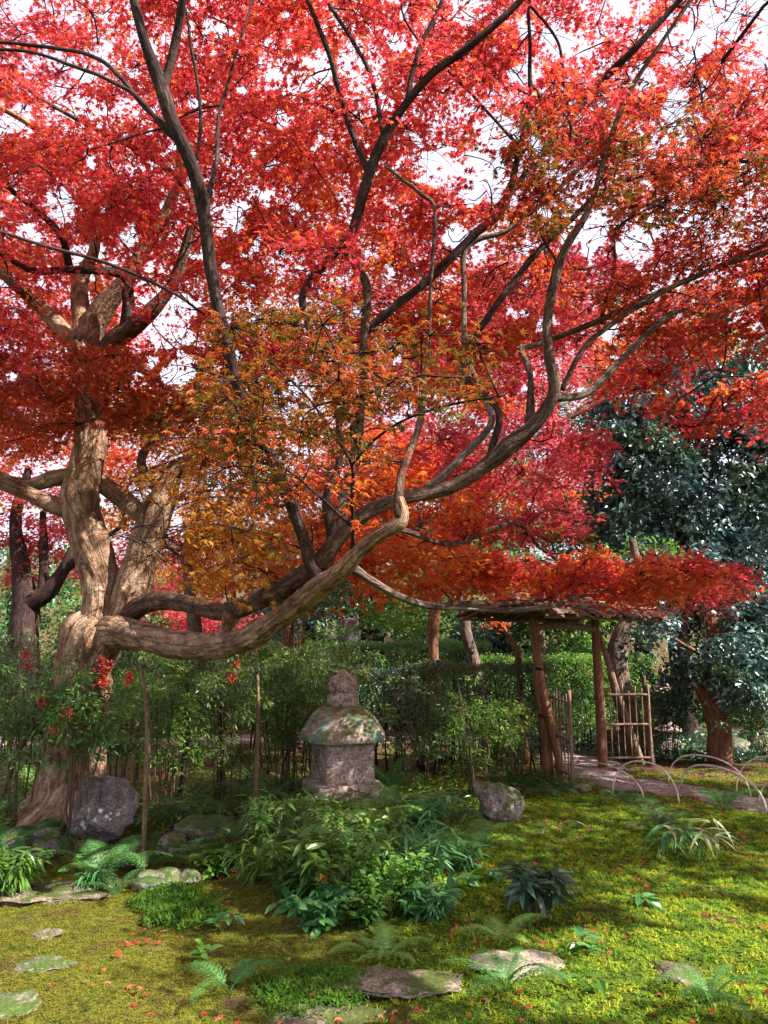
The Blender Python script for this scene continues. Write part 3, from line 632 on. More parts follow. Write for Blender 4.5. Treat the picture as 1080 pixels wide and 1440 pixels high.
limb('branch', [(510, 470, 4.95, 12), (555, 430, 5.0, 13), (620, 378, 5.0, 13), (672, 325, 4.95, 13), (708, 290, 4.9, 13), (728, 220, 4.8, 9), (742, 140, 4.7, 7), (745, 60, 4.6, 5), (744, -20, 4.5, 4)], 'bark_dark', 14, .1, .022, 109)
limb('branch', [(735, 215, 4.8, 7), (700, 175, 4.7, 4), (660, 130, 4.6, 4), (630, 100, 4.5, 3)], 'bark_dark', 7, .05, .022, 111)
limb('branch', [(748, 120, 4.7, 5), (800, 200, 4.6, 4), (795, 120, 4.5, 5), (785, 60, 4.4, 4), (745, 10, 4.3, 4)], 'bark_dark', 7, .05, .022, 112)
limb('branch', [(563, 730, 4.3, 20), (561, 700, 4.33, 16), (572, 645, 4.4, 13), (590, 590, 4.5, 11), (600, 500, 4.5, 8), (605, 400, 4.4, 6), (612, 300, 4.3, 6), (585, 270, 4.3, 6), (540, 235, 4.3, 5)], 'bark_limb', 12, .1, .022, 113)
limb('branch', [(600, 688, 4.8, 15), (650, 645, 4.9, 12), (690, 598, 5.0, 11), (680, 560, 5.05, 10), (655, 500, 5.1, 10), (652, 430, 5.1, 8), (655, 350, 5.1, 9), (720, 320, 5.1, 7), (800, 250, 5.0, 6), (900, 160, 4.9, 5)], 'bark_grey', 12, .1, .022, 127)
limb('branch', [(690, 640, 4.75, 13), (700, 580, 4.7, 11), (650, 520, 4.7, 10), (690, 440, 4.7, 11), (742, 370, 4.7, 10), (790, 325, 4.7, 9), (860, 262, 4.7, 8), (940, 238, 4.7, 6), (1090, 226, 4.7, 5)], 'bark_dark', 12, .09, .022, 131)
limb('branch', [(745, 604, 4.7, 16), (745, 530, 4.8, 10), (733, 490, 4.9, 10), (760, 482, 4.9, 9), (830, 455, 4.9, 9), (900, 420, 4.9, 8), (990, 385, 4.9, 7), (1100, 335, 4.9, 6)], 'bark_limb', 12, .1, .022, 137)
limb('branch', [(775, 560, 4.6, 14), (820, 555, 4.65, 12), (850, 530, 4.7, 11), (885, 495, 4.75, 9), (945, 440, 4.8, 8), (985, 442, 4.8, 7), (1030, 450, 4.8, 6)], 'bark_grey', 12, .1, .0, 139)
limb('branch', [(790, 548, 4.6, 9), (830, 480, 4.6, 8), (900, 430, 4.6, 8), (980, 385, 4.6, 7), (1090, 350, 4.6, 6)], 'bark_limb', 10, .1, .022, 149)
limb('branch', [(845, 455, 4.9, 7), (862, 380, 4.9, 5), (870, 320, 4.9, 4), (940, 280, 4.8, 3)], 'bark_dark', 8, .05, .022, 151)
limb('branch', [(690, 300, 4.9, 8), (760, 220, 4.9, 8), (830, 130, 4.9, 9), (880, 80, 4.8, 10), (940, 20, 4.7, 8), (1000, -40, 4.6, 6)], 'bark_dark', 10, .07, .022, 153)
# low limb reaching right over the gate
limb('branch', [(497, 800, 4.6, 16), (520, 815, 4.7, 12), (560, 838, 4.95, 12), (605, 852, 5.3, 12), (660, 855, 5.6, 10), (720, 858, 5.9, 9), (775, 852, 6.2, 8), (815, 838, 6.5, 7), (865, 828, 6.8, 6), (930, 836, 7.2, 4), (1000, 830, 7.5, 3)], 'bark_grey', 12, .1, .0, 157)
limb('branch', [(600, 851, 5.3, 8), (650, 848, 5.5, 7), (715, 848, 5.8, 7), (765, 842, 6.2, 6), (800, 826, 6.5, 5), (870, 812, 6.9, 4)], 'bark_limb', 10, .08, .022, 163)
limb('branch', [(560, 745, 4.6, 9), (640, 765, 5.6, 8), (720, 735, 6.8, 8), (760, 770, 7.4, 6), (800, 800, 7.9, 4)], 'bark_limb', 10, .08, .02, 167)
# near sprig rising from the limb tip
limb('branch', [(490, 800, 4.55, 8), (496, 760, 4.4, 7), (495, 700, 4.1, 6), (494, 652, 3.85, 5.5), (462, 600, 3.55, 4.5), (430, 556, 3.3, 4), (380, 508, 3.05, 3)], 'bark_dark', 8, .05, 0, 173)
limb('branch', [(494, 655, 3.85, 5), (525, 620, 3.65, 4.5), (570, 590, 3.4, 4), (640, 568, 3.2, 4), (710, 556, 3.05, 3)], 'bark_dark', 8, .05, 0, 179)
limb('branch', [(495, 740, 4.3, 5), (440, 690, 4.0, 4.5), (400, 660, 3.8, 4), (330, 640, 3.6, 3)], 'bark_dark', 8, .05, 0, 181)

SKP = np.vstack(SK)
# crown regions: px, py, half-width px, half-height px, nearest Y, farthest Y, sprays, palette, leaves per spray
PAL = ['leaf_red', 'leaf_crimson', 'leaf_orange', 'leaf_brown', 'leaf_olive', 'leaf_gold']
REG = [
    (150, 120, 330, 230, 4.2, 8.0, 170, 0, 72), (470, 130, 260, 250, 4.2, 8.0, 150, 0, 72), (800, 90, 300, 190, 4.2, 8.0, 150, 0, 70),
    (980, 290, 230, 220, 4.4, 7.0, 90, 3, 70), (980, 270, 230, 230, 4.8, 7.5, 60, 0, 70), (1075, 415, 60, 60, 6.0, 6.7, 16, 0, 75), (870, 235, 190, 90, 3.9, 4.7, 12, 4, 60), (870, 225, 200, 100, 3.9, 4.9, 24, 3, 60), (60, 330, 240, 180, 5.2, 8.2, 70, 0, 70),  # the small spray group at the right edge is added to shade the lantern
    (520, 400, 270, 170, 5.6, 9.0, 120, 2, 75), (330, 360, 170, 160, 5.2, 8.5, 55, 0, 70), (700, 430, 260, 150, 6.0, 9.5, 90, 1, 75),
    (110, 545, 200, 55, 5.6, 6.5, 46, 3, 85), (60, 570, 180, 60, 6.8, 8.5, 40, 2, 80),
    (350, 690, 180, 130, 6.2, 8.5, 36, 5, 70), (360, 680, 190, 120, 6.2, 8.5, 20, 2, 70), (320, 730, 150, 90, 4.9, 6.2, 26, 5, 60), (300, 780, 110, 50, 5.0, 6.0, 10, 5, 60), (520, 700, 150, 90, 5.6, 7.5, 36, 2, 75), (300, 560, 120, 90, 5.6, 7.5, 36, 2, 75),
    (420, 520, 150, 100, 2.95, 3.7, 22, 4, 40), (590, 520, 140, 50, 2.9, 3.6, 14, 4, 34), (400, 640, 130, 70, 3.3, 4.2, 8, 4, 46), (310, 640, 100, 110, 4.0, 5.2, 12, 4, 50), (420, 630, 150, 90, 3.6, 4.6, 8, 2, 44),
    (1000, 530, 130, 65, 5.8, 7.5, 16, 0, 80), (1000, 535, 120, 60, 5.8, 7.5, 14, 2, 80), (850, 802, 220, 24, 6.0, 8.0, 20, 0, 80), (830, 805, 200, 22, 6.0, 8.0, 36, 2, 80), (960, 820, 110, 26, 6.6, 8.4, 22, 1, 80),
    (690, 735, 150, 26, 6.6, 8.6, 24, 1, 90), (560, 790, 130, 38, 5.2, 7.0, 24, 2, 80), (720, 650, 150, 60, 7.5, 10, 34, 1, 80),
    (110, 420, 230, 160, 7.0, 9.5, 60, 2, 70), (60, 230, 200, 200, 6.5, 9.0, 50, 1, 70), (870, 420, 220, 90, 6.5, 9.0, 50, 1, 70), (560, 470, 200, 110, 6.5, 9.5, 50, 2, 70),
    (540, -220, 1000, 190, 3.2, 7.0, 110, 0, 60), (1300, 200, 180, 350, 4.5, 7.5, 70, 3, 60), (-220, 300, 180, 350, 5.0, 8.0, 60, 0, 60),
]
crown = MB(); twl = []; CC = []; RR = []; NP = []; PI = []; SZ = []
rg = np.random.default_rng(11)
for (cx, cy, rx, ry, y0, y1, n, pal, nper) in REG:
    m_ = 0
    while m_ < n:
        a = rg.uniform(-1, 1, 2)
        if a @ a > 1: continue
        Yd = rg.uniform(y0, y1); c = P(cx + a[0] * rx, cy + a[1] * ry, Yd)
        if c[2] < 1.9 and Yd < 5: continue
        CC.append(c); RR.append(rg.uniform(.22, .44) * (.65 if Yd < 4 else 1)); NP.append(nper); PI.append(pal); m_ += 1
CC = np.array(CC); RR = np.array(RR); NP = np.array(NP); PI = np.array(PI)
br, brr = grow(SKP, CC, 7, .05, .0045, .0075, .016, 5)
tw = MB(); polytubes(tw, local(tree, br), brr, 5)
pos, nn, tt, sz, idx, TW = spray_leaves(CC, RR, (NP * np.where(NP < 60, 1.25, 2.25)).astype(int), .035, .32, .5, .05, .35, 12)
kp, ppx, ppy = sky_open(pos); kp &= open_to_sun(pos)
# keep the view of the pale forked trunk and the pieces of limb that the photo shows bare
bare = [(150, 770, 75, 110), (120, 640, 30, 90), (215, 770, 45, 90), (60, 690, 70, 35), (300, 895, 150, 40), (440, 830, 60, 30), (130, 440, 60, 50), (690, 640, 90, 26), (560, 720, 60, 28), (100, 760, 80, 90)]
for bx, by, ax, ay in bare:
    kp &= ~((((ppx - bx) / ax) ** 2 + ((ppy - by) / ay) ** 2 < 1) & (pos[:, 1] < 7.0) & (rg.random(len(pos)) < .93))
pos, nn, tt, sz, idx = pos[kp], nn[kp], tt[kp], sz[kp], idx[kp]
jit = rg.random(len(pos)) < .12
pal_ = PI[idx].copy(); pal_[jit & (pal_ == 0)] = 2; pal_[(rg.random(len(pos)) < .15) & (pal_ == 2)] = 0
nearm = pos[:, 1] < 5.6
lp = local(tree, pos)
cu = rg.random(len(pos)) < .45
for tm_, kk in ((MAPLE, nearm & ~cu), (MAPLEC, nearm & cu)): leaves(crown, tm_, lp[kk], nn[kk], tt[kk], sz[kk], pal_[kk])
leaves(crown, MAPLE5, lp[~nearm], nn[~nearm], tt[~nearm], sz[~nearm] * 1.08, pal_[~nearm])
crown.build('crown', [M[k] for k in PAL], tree)
TWK, _, _ = sky_open(TW[:, 0]); TW = TW[TWK]
polytubes(tw, local(tree, TW), np.tile(np.array([.0034, .0028, .0021, .0012]), (len(TW), 1)), 3)
tag(tw.build('twigs', M['twig'], tree), None, None, None, 'stuff')
print('main leaves', len(pos), 'sprays', len(CC))

# ------------------------------------------------------------------ other trees
def tree_at(name, label, cat, base, stems, blobs, leafm, tmpl, size, nper, bark, group=None, sr=(.3, .5), tilt=.3, ltilt=.5, seg=12, seed=1, thick=.06, droop=.3, amp=.12, sungap=True, extra=None, holes=True):
    """stems: list of [(px,py,Y,diam px)...]; blobs: (px,py,Y, rx,ry,rz metres, sprays)"""
    root = empty(name, base, label, cat, group)
    r = np.random.default_rng(seed * 77 + 5); sk = []
    mb = MB()
    for k, s in enumerate(stems):
        pts, rd = px_path(s); p = tube(mb, local(root, pts), rd, seg, .06, amp, 0.01, seed * 10 + k); sk.append(p + np.array(root.location))
    mb.build('trunk', M[bark], root)
    C = []
    for (a, b_, c, rx, ry, rz, n) in blobs: C.append(ell(P(a, b_, c), (rx, ry, rz), n, r, .1))
    C = np.vstack(C); C[:, 2] = np.maximum(C[:, 2], hgt(C[:, 0], C[:, 1]) + .15)
    R = r.uniform(sr[0], sr[1], len(C))
    B_, Br = grow(np.vstack(sk), C, 6, .05, .004, .008, .03, seed)
    polytubes_ = MB(); polytubes(polytubes_, local(root, B_), Br, 4)
    tag(polytubes_.build('branches', M[bark], root), None, None, None, 'stuff')
    pos, nn, tt, sz, idx, TW = spray_leaves(C, R, nper, size, tilt, ltilt, thick, droop, seed)
    kp = open_to_sun(pos) if sungap else np.ones(len(pos), bool)
    if holes: kp &= sky_open(pos)[0]
    kp &= pos[:, 2] > hgt(pos[:, 0], pos[:, 1]) + .02
    cr = MB(); mats = [M[leafm]]; mi = np.zeros(kp.sum(), int)
    if extra:
        mats.append(M[extra[0]]); mi = (vnoise(pos[kp, 0] * .8, pos[kp, 1] * .8, pos[kp, 2] * 1.2, seed) > extra[1]).astype(int)
    leaves(cr, tmpl, local(root, pos[kp]), nn[kp], tt[kp], sz[kp], mi)
    cr.build('crown', mats, root)
    return root

def gp(x, y): return (x, y, float(hgt(x, y)))
def gbase(px, Yd):
    p = P(px, 905, Yd); return gp(p[0], Yd)
def footpy(Yd, px=540):
    # picture row of the ground at distance Yd
    x = P(px, 905, Yd)[0]; z = float(hgt(x, Yd)) - CAMZ
    zf = Yd * CT + z * ST; yu = -Yd * ST + z * CT
    return 720 - 1080 * yu / zf

BGG = 'maples behind the great maple'
f = footpy
FOOT = 1
tree_at('maple_tree', 'crimson maple behind the gate, its pink-red crown right of centre', 'tree', gbase(690, 11.2),
        [[(690, f(11.2), 11.2, 20), (668, 940, 11.2, 16), (655, 880, 11.2, 15), (650, 780, 11.3, 13), (690, 660, 11.5, 11), (720, 560, 11.8, 9), (760, 430, 12, 6)],
         [(690, 660, 11.5, 9), (780, 600, 11.5, 8), (850, 560, 11.4, 5)], [(650, 760, 11.3, 9), (600, 640, 11.6, 7), (580, 520, 12, 5)]],
        [(740, 470, 11.8, 1.9, 1.5, 1.0, 85), (800, 410, 12.4, 1.6, 1.5, .6, 50), (600, 560, 12.2, 1.8, 1.5, 1.2, 80), (690, 640, 11.2, 1.6, 1.3, .8, 60), (560, 440, 12.5, 2.0, 1.5, .9, 60)],
        'leaf_crimson', MAPLE5, .048, 150, 'bark_grey', BGG, (.4, .65), .28, .5, seed=2, extra=('leaf_orange', .15))
tree_at('maple_tree', 'red maple added beyond the right edge, its crown shading the moss', 'tree', gp(7.6, 6.2),  # added mostly out of view so that its crown shades the ground
        [[(1760, 1130, 6.6, 40), (1740, 900, 6.6, 34), (1700, 600, 6.6, 28), (1600, 350, 6.6, 16)], [(1720, 700, 6.6, 20), (1500, 500, 6.8, 12), (1350, 380, 7, 7)]],
        [(1968, 227, 4.4, 3.6, 4.2, .7, 520), (1180, 560, 8.5, .9, 1.4, .4, 20)], 'leaf_red', MAPLE5, .06, 120, 'bark_grey', BGG, (.4, .6), .25, .4, seed=15)
tree_at('maple_tree', 'slender orange-red maple with sunlit fork above the clipped hedge', 'tree', gbase(607, 10.3),
        [[(603, f(10.3), 10.3, 17), (606, 990, 10.3, 15), (609, 940, 10.3, 14), (610, 875, 10.3, 15), (617, 840, 10.3, 14), (640, 800, 10.3, 10), (655, 768, 10.3, 8), (650, 700, 10.4, 6)],
         [(615, 850, 10.3, 9), (598, 800, 10.4, 7), (590, 730, 10.6, 5)], [(640, 800, 10.3, 7), (690, 760, 10.2, 6), (740, 750, 10.1, 4)]],
        [(620, 700, 10.6, 1.4, 1.0, .5, 50), (560, 750, 10.8, 1.3, 1.0, .5, 40), (700, 725, 10.4, .7, .7, .2, 8), (520, 640, 11.2, 1.3, 1.0, .7, 40)],
        'leaf_red', MAPLE5, .05, 100, 'bark_red', BGG, (.35, .55), .2, .4, seed=3, extra=('leaf_orange', 0))
tree_at('maple_tree', 'dark twisted maple in the left distance with pink and red leaves', 'tree', gbase(40, 14.0),
        [[(36, f(14.0, 40), 14, 44), (34, 900, 14, 34), (36, 850, 14, 32), (30, 800, 14, 22), (22, 730, 14.1, 14), (40, 660, 14.2, 9)],
         [(38, 850, 14, 26), (70, 830, 13.9, 20), (95, 790, 13.9, 15), (120, 730, 14, 10), (110, 660, 14.2, 7)], [(60, 840, 13.9, 14), (62, 780, 14, 11), (60, 720, 14.2, 8)], [(92, 800, 13.9, 12), (130, 770, 13.6, 8), (170, 740, 13.4, 5)]],
        [(60, 700, 14.5, 2.2, 1.5, .7, 60), (150, 760, 15, 1.5, 1.3, .6, 40), (20, 790, 15, 1.2, 1.3, .5, 30), (60, 610, 14.5, 2.4, 1.5, .8, 60)],
        'leaf_crimson', MAPLE5, .058, 90, 'bark_dark', BGG, (.4, .65), .25, .5, seed=4, extra=('leaf_gold', .25))
tree_at('maple_tree', 'golden orange maple glowing behind the forked trunk', 'tree', gbase(270, 13.0),
        [[(270, f(13, 270), 13, 22), (275, 900, 13, 18), (265, 800, 13, 15), (280, 700, 13.1, 12), (300, 600, 13.2, 8)], [(268, 800, 13, 10), (220, 740, 13, 8), (190, 660, 13.1, 6)], [(275, 740, 13, 10), (340, 680, 13, 8), (390, 620, 13.2, 5)]],
        [(300, 720, 13.2, 1.9, 1.3, 1.0, 90), (200, 620, 13.4, 1.8, 1.3, .9, 70), (420, 720, 13.2, 1.5, 1.3, .9, 60), (330, 800, 13, 2.0, 1.3, .5, 50), (400, 580, 13.6, 1.6, 1.4, .9, 50)],
        'leaf_gold', MAPLE5, .055, 95, 'bark_grey', BGG, (.4, .65), .25, .5, seed=5, extra=('leaf_orange', .0))
tree_at('maple_tree', 'low red maple bush seen below the great horizontal limb', 'tree', gbase(270, 16.5),
        [[(270, f(16.5, 270), 16.5, 12), (272, 930, 16.5, 10), (280, 880, 16.5, 6)]],
        [(270, 878, 16.5, 1.6, 1.0, .45, 40), (190, 800, 17, 1.8, 1.0, .6, 40)], 'leaf_crimson', MAPLE5, .065, 80, 'bark_dark', BGG, (.4, .6), .25, .5, seed=6)
tree_at('maple_tree', 'tall rose-red maple rising far behind on the left', 'tree', gbase(-60, 17),
        [[(-60, f(17, -60), 17, 26), (-50, 850, 17, 22), (-30, 700, 17, 16), (20, 560, 17, 10), (60, 430, 17, 6)], [(-30, 700, 17, 10), (100, 560, 17, 8), (180, 470, 17, 5)]],
        [(40, 500, 17, 3.0, 1.8, 1.6, 90), (190, 470, 17, 2.2, 1.8, 1.5, 60), (60, 350, 17, 2.6, 1.8, 1.2, 50)], 'leaf_red', MAPLE5, .07, 90, 'bark_grey', BGG, (.5, .8), .3, .6, seed=7)
tree_at('maple_tree', 'pale yellow-green tree catching light above the dark evergreen', 'tree', gbase(960, 19),
        [[(960, f(19, 960), 19, 18), (955, 800, 19, 15), (940, 650, 19, 12), (950, 500, 19, 8)]],
        [(940, 470, 19, 1.9, 1.5, 1.2, 55), (1040, 500, 19, 1.9, 1.5, 1.3, 45), (870, 530, 19, 1.3, 1.2, 1.2, 30)], 'leaf_fresh', MAPLE5, .075, 70, 'bark_grey', BGG, (.5, .75), .3, .6, seed=8, extra=('leaf_gold', 0.1))
tree_at('maple_tree', 'fresh green maple behind the gate roof', 'tree', gbase(760, 13.2),
        [[(770, f(13.2, 770), 13.2, 14), (760, 900, 13.2, 12), (750, 820, 13.2, 10), (740, 770, 13.2, 7)]],
        [(750, 775, 13.2, 1.2, .9, .45, 44), (650, 800, 13.6, .9, .8, .35, 20), (570, 850, 13.4, .9, .8, .55, 36)], 'leaf_fresh', MAPLE5, .05, 90, 'bark_grey', BGG, (.35, .55), .2, .4, seed=9, extra=('leaf_green', -.1))
tree_at('maple_tree', 'yellow-green maple sprays beside the grey standing stone', 'tree', gbase(415, 12.3),
        [[(408, f(12.3, 410), 12.3, 20), (405, 940, 12.3, 17), (404, 900, 12.3, 16), (410, 860, 12.3, 12), (430, 820, 12.3, 8)], [(405, 905, 12.3, 9), (425, 900, 12.3, 8), (428, 870, 12.2, 5), (440, 850, 12.2, 3)]],
        [(450, 835, 12.4, .9, .7, .3, 30), (560, 830, 13, .9, .7, .3, 16)], 'leaf_dull', MAPLE5, .048, 70, 'bark_red', BGG, (.3, .5), .2, .4, seed=10)

# evergreens
EG = 'broad-leaved evergreens behind the garden'
ev = tree_at('evergreen_tree', 'big bluish dark evergreen filling the right side behind the gate', 'tree', gbase(960, 13.5),
        [[(965, f(13.5, 960), 13.5, 30), (960, 950, 13.5, 26), (950, 830, 13.5, 22), (965, 700, 13.5, 16), (960, 560, 13.5, 9)], [(955, 800, 13.5, 14), (1040, 700, 13.5, 10), (1070, 600, 13.4, 6)], [(950, 780, 13.5, 12), (880, 690, 13.5, 9), (870, 600, 13.4, 5)]],
        [(960, 650, 13.3, 1.7, 1.1, 1.7, 170), (1050, 690, 13.2, 1.4, 1.1, 1.9, 150), (880, 640, 13.3, .9, .9, 1.1, 80), (930, 540, 13.4, 1.3, 1.0, .9, 100), (1080, 560, 13.4, 1.0, 1.0, 1.2, 70), (830, 720, 13.4, .9, .8, .5, 36), (950, 800, 13.4, 1.7, 1.0, .6, 50)],
        'leaf_sky_tint', OVAL, .115, 60, 'bark_dark', EG, (.2, .36), .5, .75, seed=21, thick=.1, extra=('leaf_dark', .1))
tree_at('evergreen_tree', 'glossy camellia with forked brown trunk at the right of the gate', 'tree', gbase(1012, 10.9),
        [[(1013, f(10.9, 1012), 10.9, 30), (1012, 1030, 10.9, 27), (1008, 1000, 10.9, 32), (995, 975, 10.9, 20), (1002, 930, 10.9, 15), (1000, 860, 10.9, 12)],
         [(1014, 1000, 10.9, 22), (1024, 960, 10.9, 17), (1027, 900, 10.9, 13), (1030, 840, 10.9, 10)], [(1000, 990, 10.9, 12), (985, 975, 10.85, 10), (978, 960, 10.8, 7)], [(1003, 930, 10.9, 8), (960, 905, 10.6, 4), (940, 890, 10.4, 3)]],
        [(960, 900, 10.9, .8, .6, .6, 60), (1050, 890, 10.6, .7, .6, .7, 60), (1060, 960, 10.5, .5, .4, .4, 30), (990, 820, 11, 1.0, .7, .5, 50), (940, 960, 11.4, .5, .4, .5, 26), (1090, 830, 10.8, .6, .6, .8, 40)],
        'leaf_dark', OVAL, .085, 46, 'bark_red', EG, (.16, .3), .5, .7, seed=22, thick=.08, extra=('leaf_sky_tint', .0))
tree_at('evergreen_tree', 'crooked grey trunk with dark leaves just behind the right gate post', 'tree', gbase(878, 11.6),
        [[(895, f(11.6, 890), 11.6, 30), (885, 1010, 11.6, 28), (872, 960, 11.6, 26), (868, 925, 11.6, 27), (874, 895, 11.6, 22), (888, 868, 11.6, 20), (900, 820, 11.6, 14), (890, 760, 11.7, 9)]],
        [(900, 800, 12, 1.0, .8, .5, 50), (840, 840, 12.2, .9, .7, .3, 24), (920, 890, 12.0, .4, .4, .3, 16)], 'leaf_green', OVAL, .075, 46, 'bark_grey', EG, (.2, .34), .5, .7, seed=23, extra=('leaf_dark', -.1))
rt = np.random.default_rng(5)
fartrees = [(520, 17.5, 'tall dark cedar directly behind the grey standing stone', 'leaf_dark', 780, 1.3, 1.6),
            (600, 18.5, 'dark rounded evergreen between cedar and slender maple', 'leaf_green', 850, 1.6, 1.0),
            (700, 17.0, 'shadowed evergreen filling the gap left of the gate', 'leaf_dark', 860, 1.7, 1.0),
            (800, 16.5, 'dark leafy bank tree seen through the gate opening', 'leaf_green', 860, 1.6, .9),
            (900, 18.0, 'deep green evergreen behind the right gate post', 'leaf_dark', 780, 2.0, 1.6),
            (1060, 17.5, 'dark evergreen at the right edge behind the camellia', 'leaf_dark', 800, 2.2, 2.2),
            (430, 19.5, 'bluish dark tree behind the limb elbow', 'leaf_sky_tint', 810, 1.6, 1.4),
            (330, 20.5, 'low green tree behind the golden maple', 'leaf_green', 880, 1.8, .7),
            (180, 21.0, 'dull green tree in the far left behind the trunk', 'leaf_dull', 860, 2.0, .7),
            (20, 22.0, 'grey-green tree far behind the twisted maple', 'leaf_teal', 820, 2.4, 1.2),
            (640, 23.0, 'tall far evergreen left of centre above the hedge', 'leaf_green', 690, 2.6, 2.4),
            (830, 24.0, 'tall far evergreen above the gate roof', 'leaf_dark', 660, 2.8, 2.6),
            (1180, 16.0, 'broad dark evergreen just past the right edge', 'leaf_dark', 760, 2.2, 2.6)]
for k, (px_, Yd, lab, lm, cy, rx, rz) in enumerate(fartrees):
    dpx = 26 if k else 40
    tree_at('evergreen_tree', lab, 'tree', gbase(px_, Yd), [[(px_, f(Yd, px_), Yd, dpx), (px_ + 4, 900, Yd, dpx * .8), (px_ - 3, cy, Yd, dpx * .5), (px_, cy - 60, Yd, dpx * .2)]],
            [(px_, cy, Yd, rx, rx * .7, rz, int(34 * rx * max(rz, 1))), (px_, min(930, cy + 70), Yd - .4, rx, rx * .6, .5, int(18 * rx))], lm, OVAL, .13, 60, 'bark_dark', 'evergreens at the back', (.3, .5), .5, .7, seed=40 + k, thick=.12)
# slim bare trunk
tree_at('slim_tree', 'thin crooked pale trunk left of the gate post', 'tree', gbase(738, 10.6),
        [[(742, f(10.6, 740), 10.6, 11), (735, 1020, 10.6, 10), (730, 950, 10.6, 9), (726, 915, 10.6, 8), (712, 890, 10.6, 6), (704, 872, 10.6, 4)]],
        [(700, 862, 10.6, .3, .3, .1, 5)], 'leaf_orange', MAPLE5, .045, 40, 'bark_red', None, (.15, .25), seed=31)

# ------------------------------------------------------------------ hedges
def hedge(label, x0, x1, y0, y1, z0, z1, n, leafm, extra, seed, size=.035, stems=40, rzv=0.0):
    root = empty('hedge', gp((x0 + x1) / 2, (y0 + y1) / 2), label, 'hedge', 'clipped hedges', rzv); r = np.random.default_rng(seed)
    hx, hy = (x1 - x0) / 2, (y1 - y0) / 2
    u = r.random((n, 3)); side = r.random(n)
    p = np.stack([(u[:, 0] * 2 - 1) * hx, (u[:, 1] * 2 - 1) * hy, z0 + u[:, 2] * (z1 - z0)], -1)
    top = side < .4; fr = (side >= .4) & (side < .85)
    p[top, 2] = z1 - np.abs(r.normal(0, .035, top.sum())); p[fr, 1] = -hy + np.abs(r.normal(0, .05, fr.sum()))
    wob = .11 * fbm(p[:, 0] * 1.6, p[:, 1] * 1.6, 0, 3, seed); p[:, 2] += wob * (p[:, 2] > (z0 + z1) / 2)
    p += r.normal(0, .018, p.shape)
    nn = unit(np.array([0, -.3, .6]) + r.normal(size=(n, 3)) * .7); tt = unit(r.normal(size=(n, 3)) + [0, -.4, .5])
    mi = (vnoise(p[:, 0] * 2.5, p[:, 1] * 2.5, p[:, 2] * 5, seed) > .15).astype(int)
    mb = MB(); leaves(mb, OVAL, p, nn, tt, size * (.7 + .6 * r.random(n)), mi); mb.build('foliage', [M[leafm], M[extra]], root)
    m = stems; b0 = np.stack([r.uniform(-hx, hx, m), r.uniform(-hy, hy, m) * .7, np.full(m, -.05)], -1)
    t = np.linspace(0, 1, 5)[None, :, None]; e = b0 + np.stack([r.normal(0, .12, m), r.normal(0, .08, m), np.full(m, z1 * .9)], -1)
    PLn = b0[:, None] * (1 - t) + e[:, None] * t; PLn[:, 1:4] += r.normal(0, .02, (m, 3, 3))
    s = MB(); polytubes(s, PLn, np.tile(np.linspace(.013, .005, 5), (m, 1)) * r.uniform(.6, 1.4, (m, 1)), 5)
    tag(s.build('stems', M['bark_dark'], root), None, None, None, 'stuff')
    return root
def zat(py, Yd): return P(540, py, Yd)[2]
hedge('clipped dark hedge running behind the stone lantern', -1.9, 2.05, 9.75, 10.3, .62, zat(940, 9.8), 17000, 'leaf_dark', 'leaf_dull', 3, .034, 70)
hedge('bright sunlit hedge seen through the gate', 1.5, 4.3, 12.2, 13.1, .35, zat(921, 12.3), 15000, 'leaf_green', 'leaf_fresh', 4, .04, 60)
hedge('long low hedge at the back left beyond the path', -7.5, -.6, 14.6, 15.3, .2, 1.25, 15000, 'leaf_dull', 'leaf_green', 5, .05, 50)
hedge('round-topped green hedge in front of the standing stone', -1.6, 2.0, 14.4, 15.4, .2, zat(905, 14.5), 13000, 'leaf_green', 'leaf_teal', 6, .05, 30)

# ------------------------------------------------------------------ rocks
def icos(sub):
    import bmesh
    bm = bmesh.new(); bmesh.ops.create_icosphere(bm, subdivisions=sub, radius=1)
    v = np.array([x.co[:] for x in bm.verts]); fc = np.array([[y.index for y in x.verts] for x in bm.faces]); bm.free(); return v, fc
ICO5 = icos(5); ICO2 = icos(2); ICO1 = icos(1)
def rock(name, label, cat, c, dim, m, seed, group=None, rz=0, rough=.28, facets=7, sub=ICO5, sink=.25):
    v, fc = sub; r = np.random.default_rng(seed); w = v.copy()
    for k in range(facets):      # plane cuts give a broken, faceted shape
        d = unit(r.normal(size=3)); h = r.uniform(.62, .88); s = w @ d
        w = w - np.maximum(s - h, 0)[:, None] * d * .92
    n = fbm(v[:, 0] * 1.5 + seed, v[:, 1] * 1.5, v[:, 2] * 1.5, 4, seed)[:, None]; n2 = fbm(v[:, 0] * 6 + seed, v[:, 1] * 6, v[:, 2] * 6, 3, seed + 5)[:, None]
    w = w * (1 + rough * n + .05 * n2) * np.array(dim)
    o = MB().add(w, fc, None, 0, None, True).build(name, M[m])
    o.location = (c[0], c[1], c[2] + dim[2] * (1 - sink * 2)); o.rotation_euler = (0, 0, rz)
    return tag(o, label, cat, group)
def rock_px(name, label, px, py, wpx, hpx, m, seed, depth=.8, **k):
    """px, py: middle of its foot"""
    g = G(px, py); D = np.linalg.norm(g - [0, 0, CAMZ]); w = pix(wpx, D) / 2; h = pix(hpx, D) / 2
    g = g + np.array([0, w * depth * .5, 0]); g[2] = float(hgt(g[0], g[1]))
    return rock(name, label, 'rock', g, (w, w * depth, h * 1.25), m, seed, **k)
bo = rock_px('boulder', 'large purplish boulder with white lichen spots at the foot of the great maple', 133, 1212, 92, 74, 'boulder', 21, .8, rough=.5, facets=16, sink=.12)
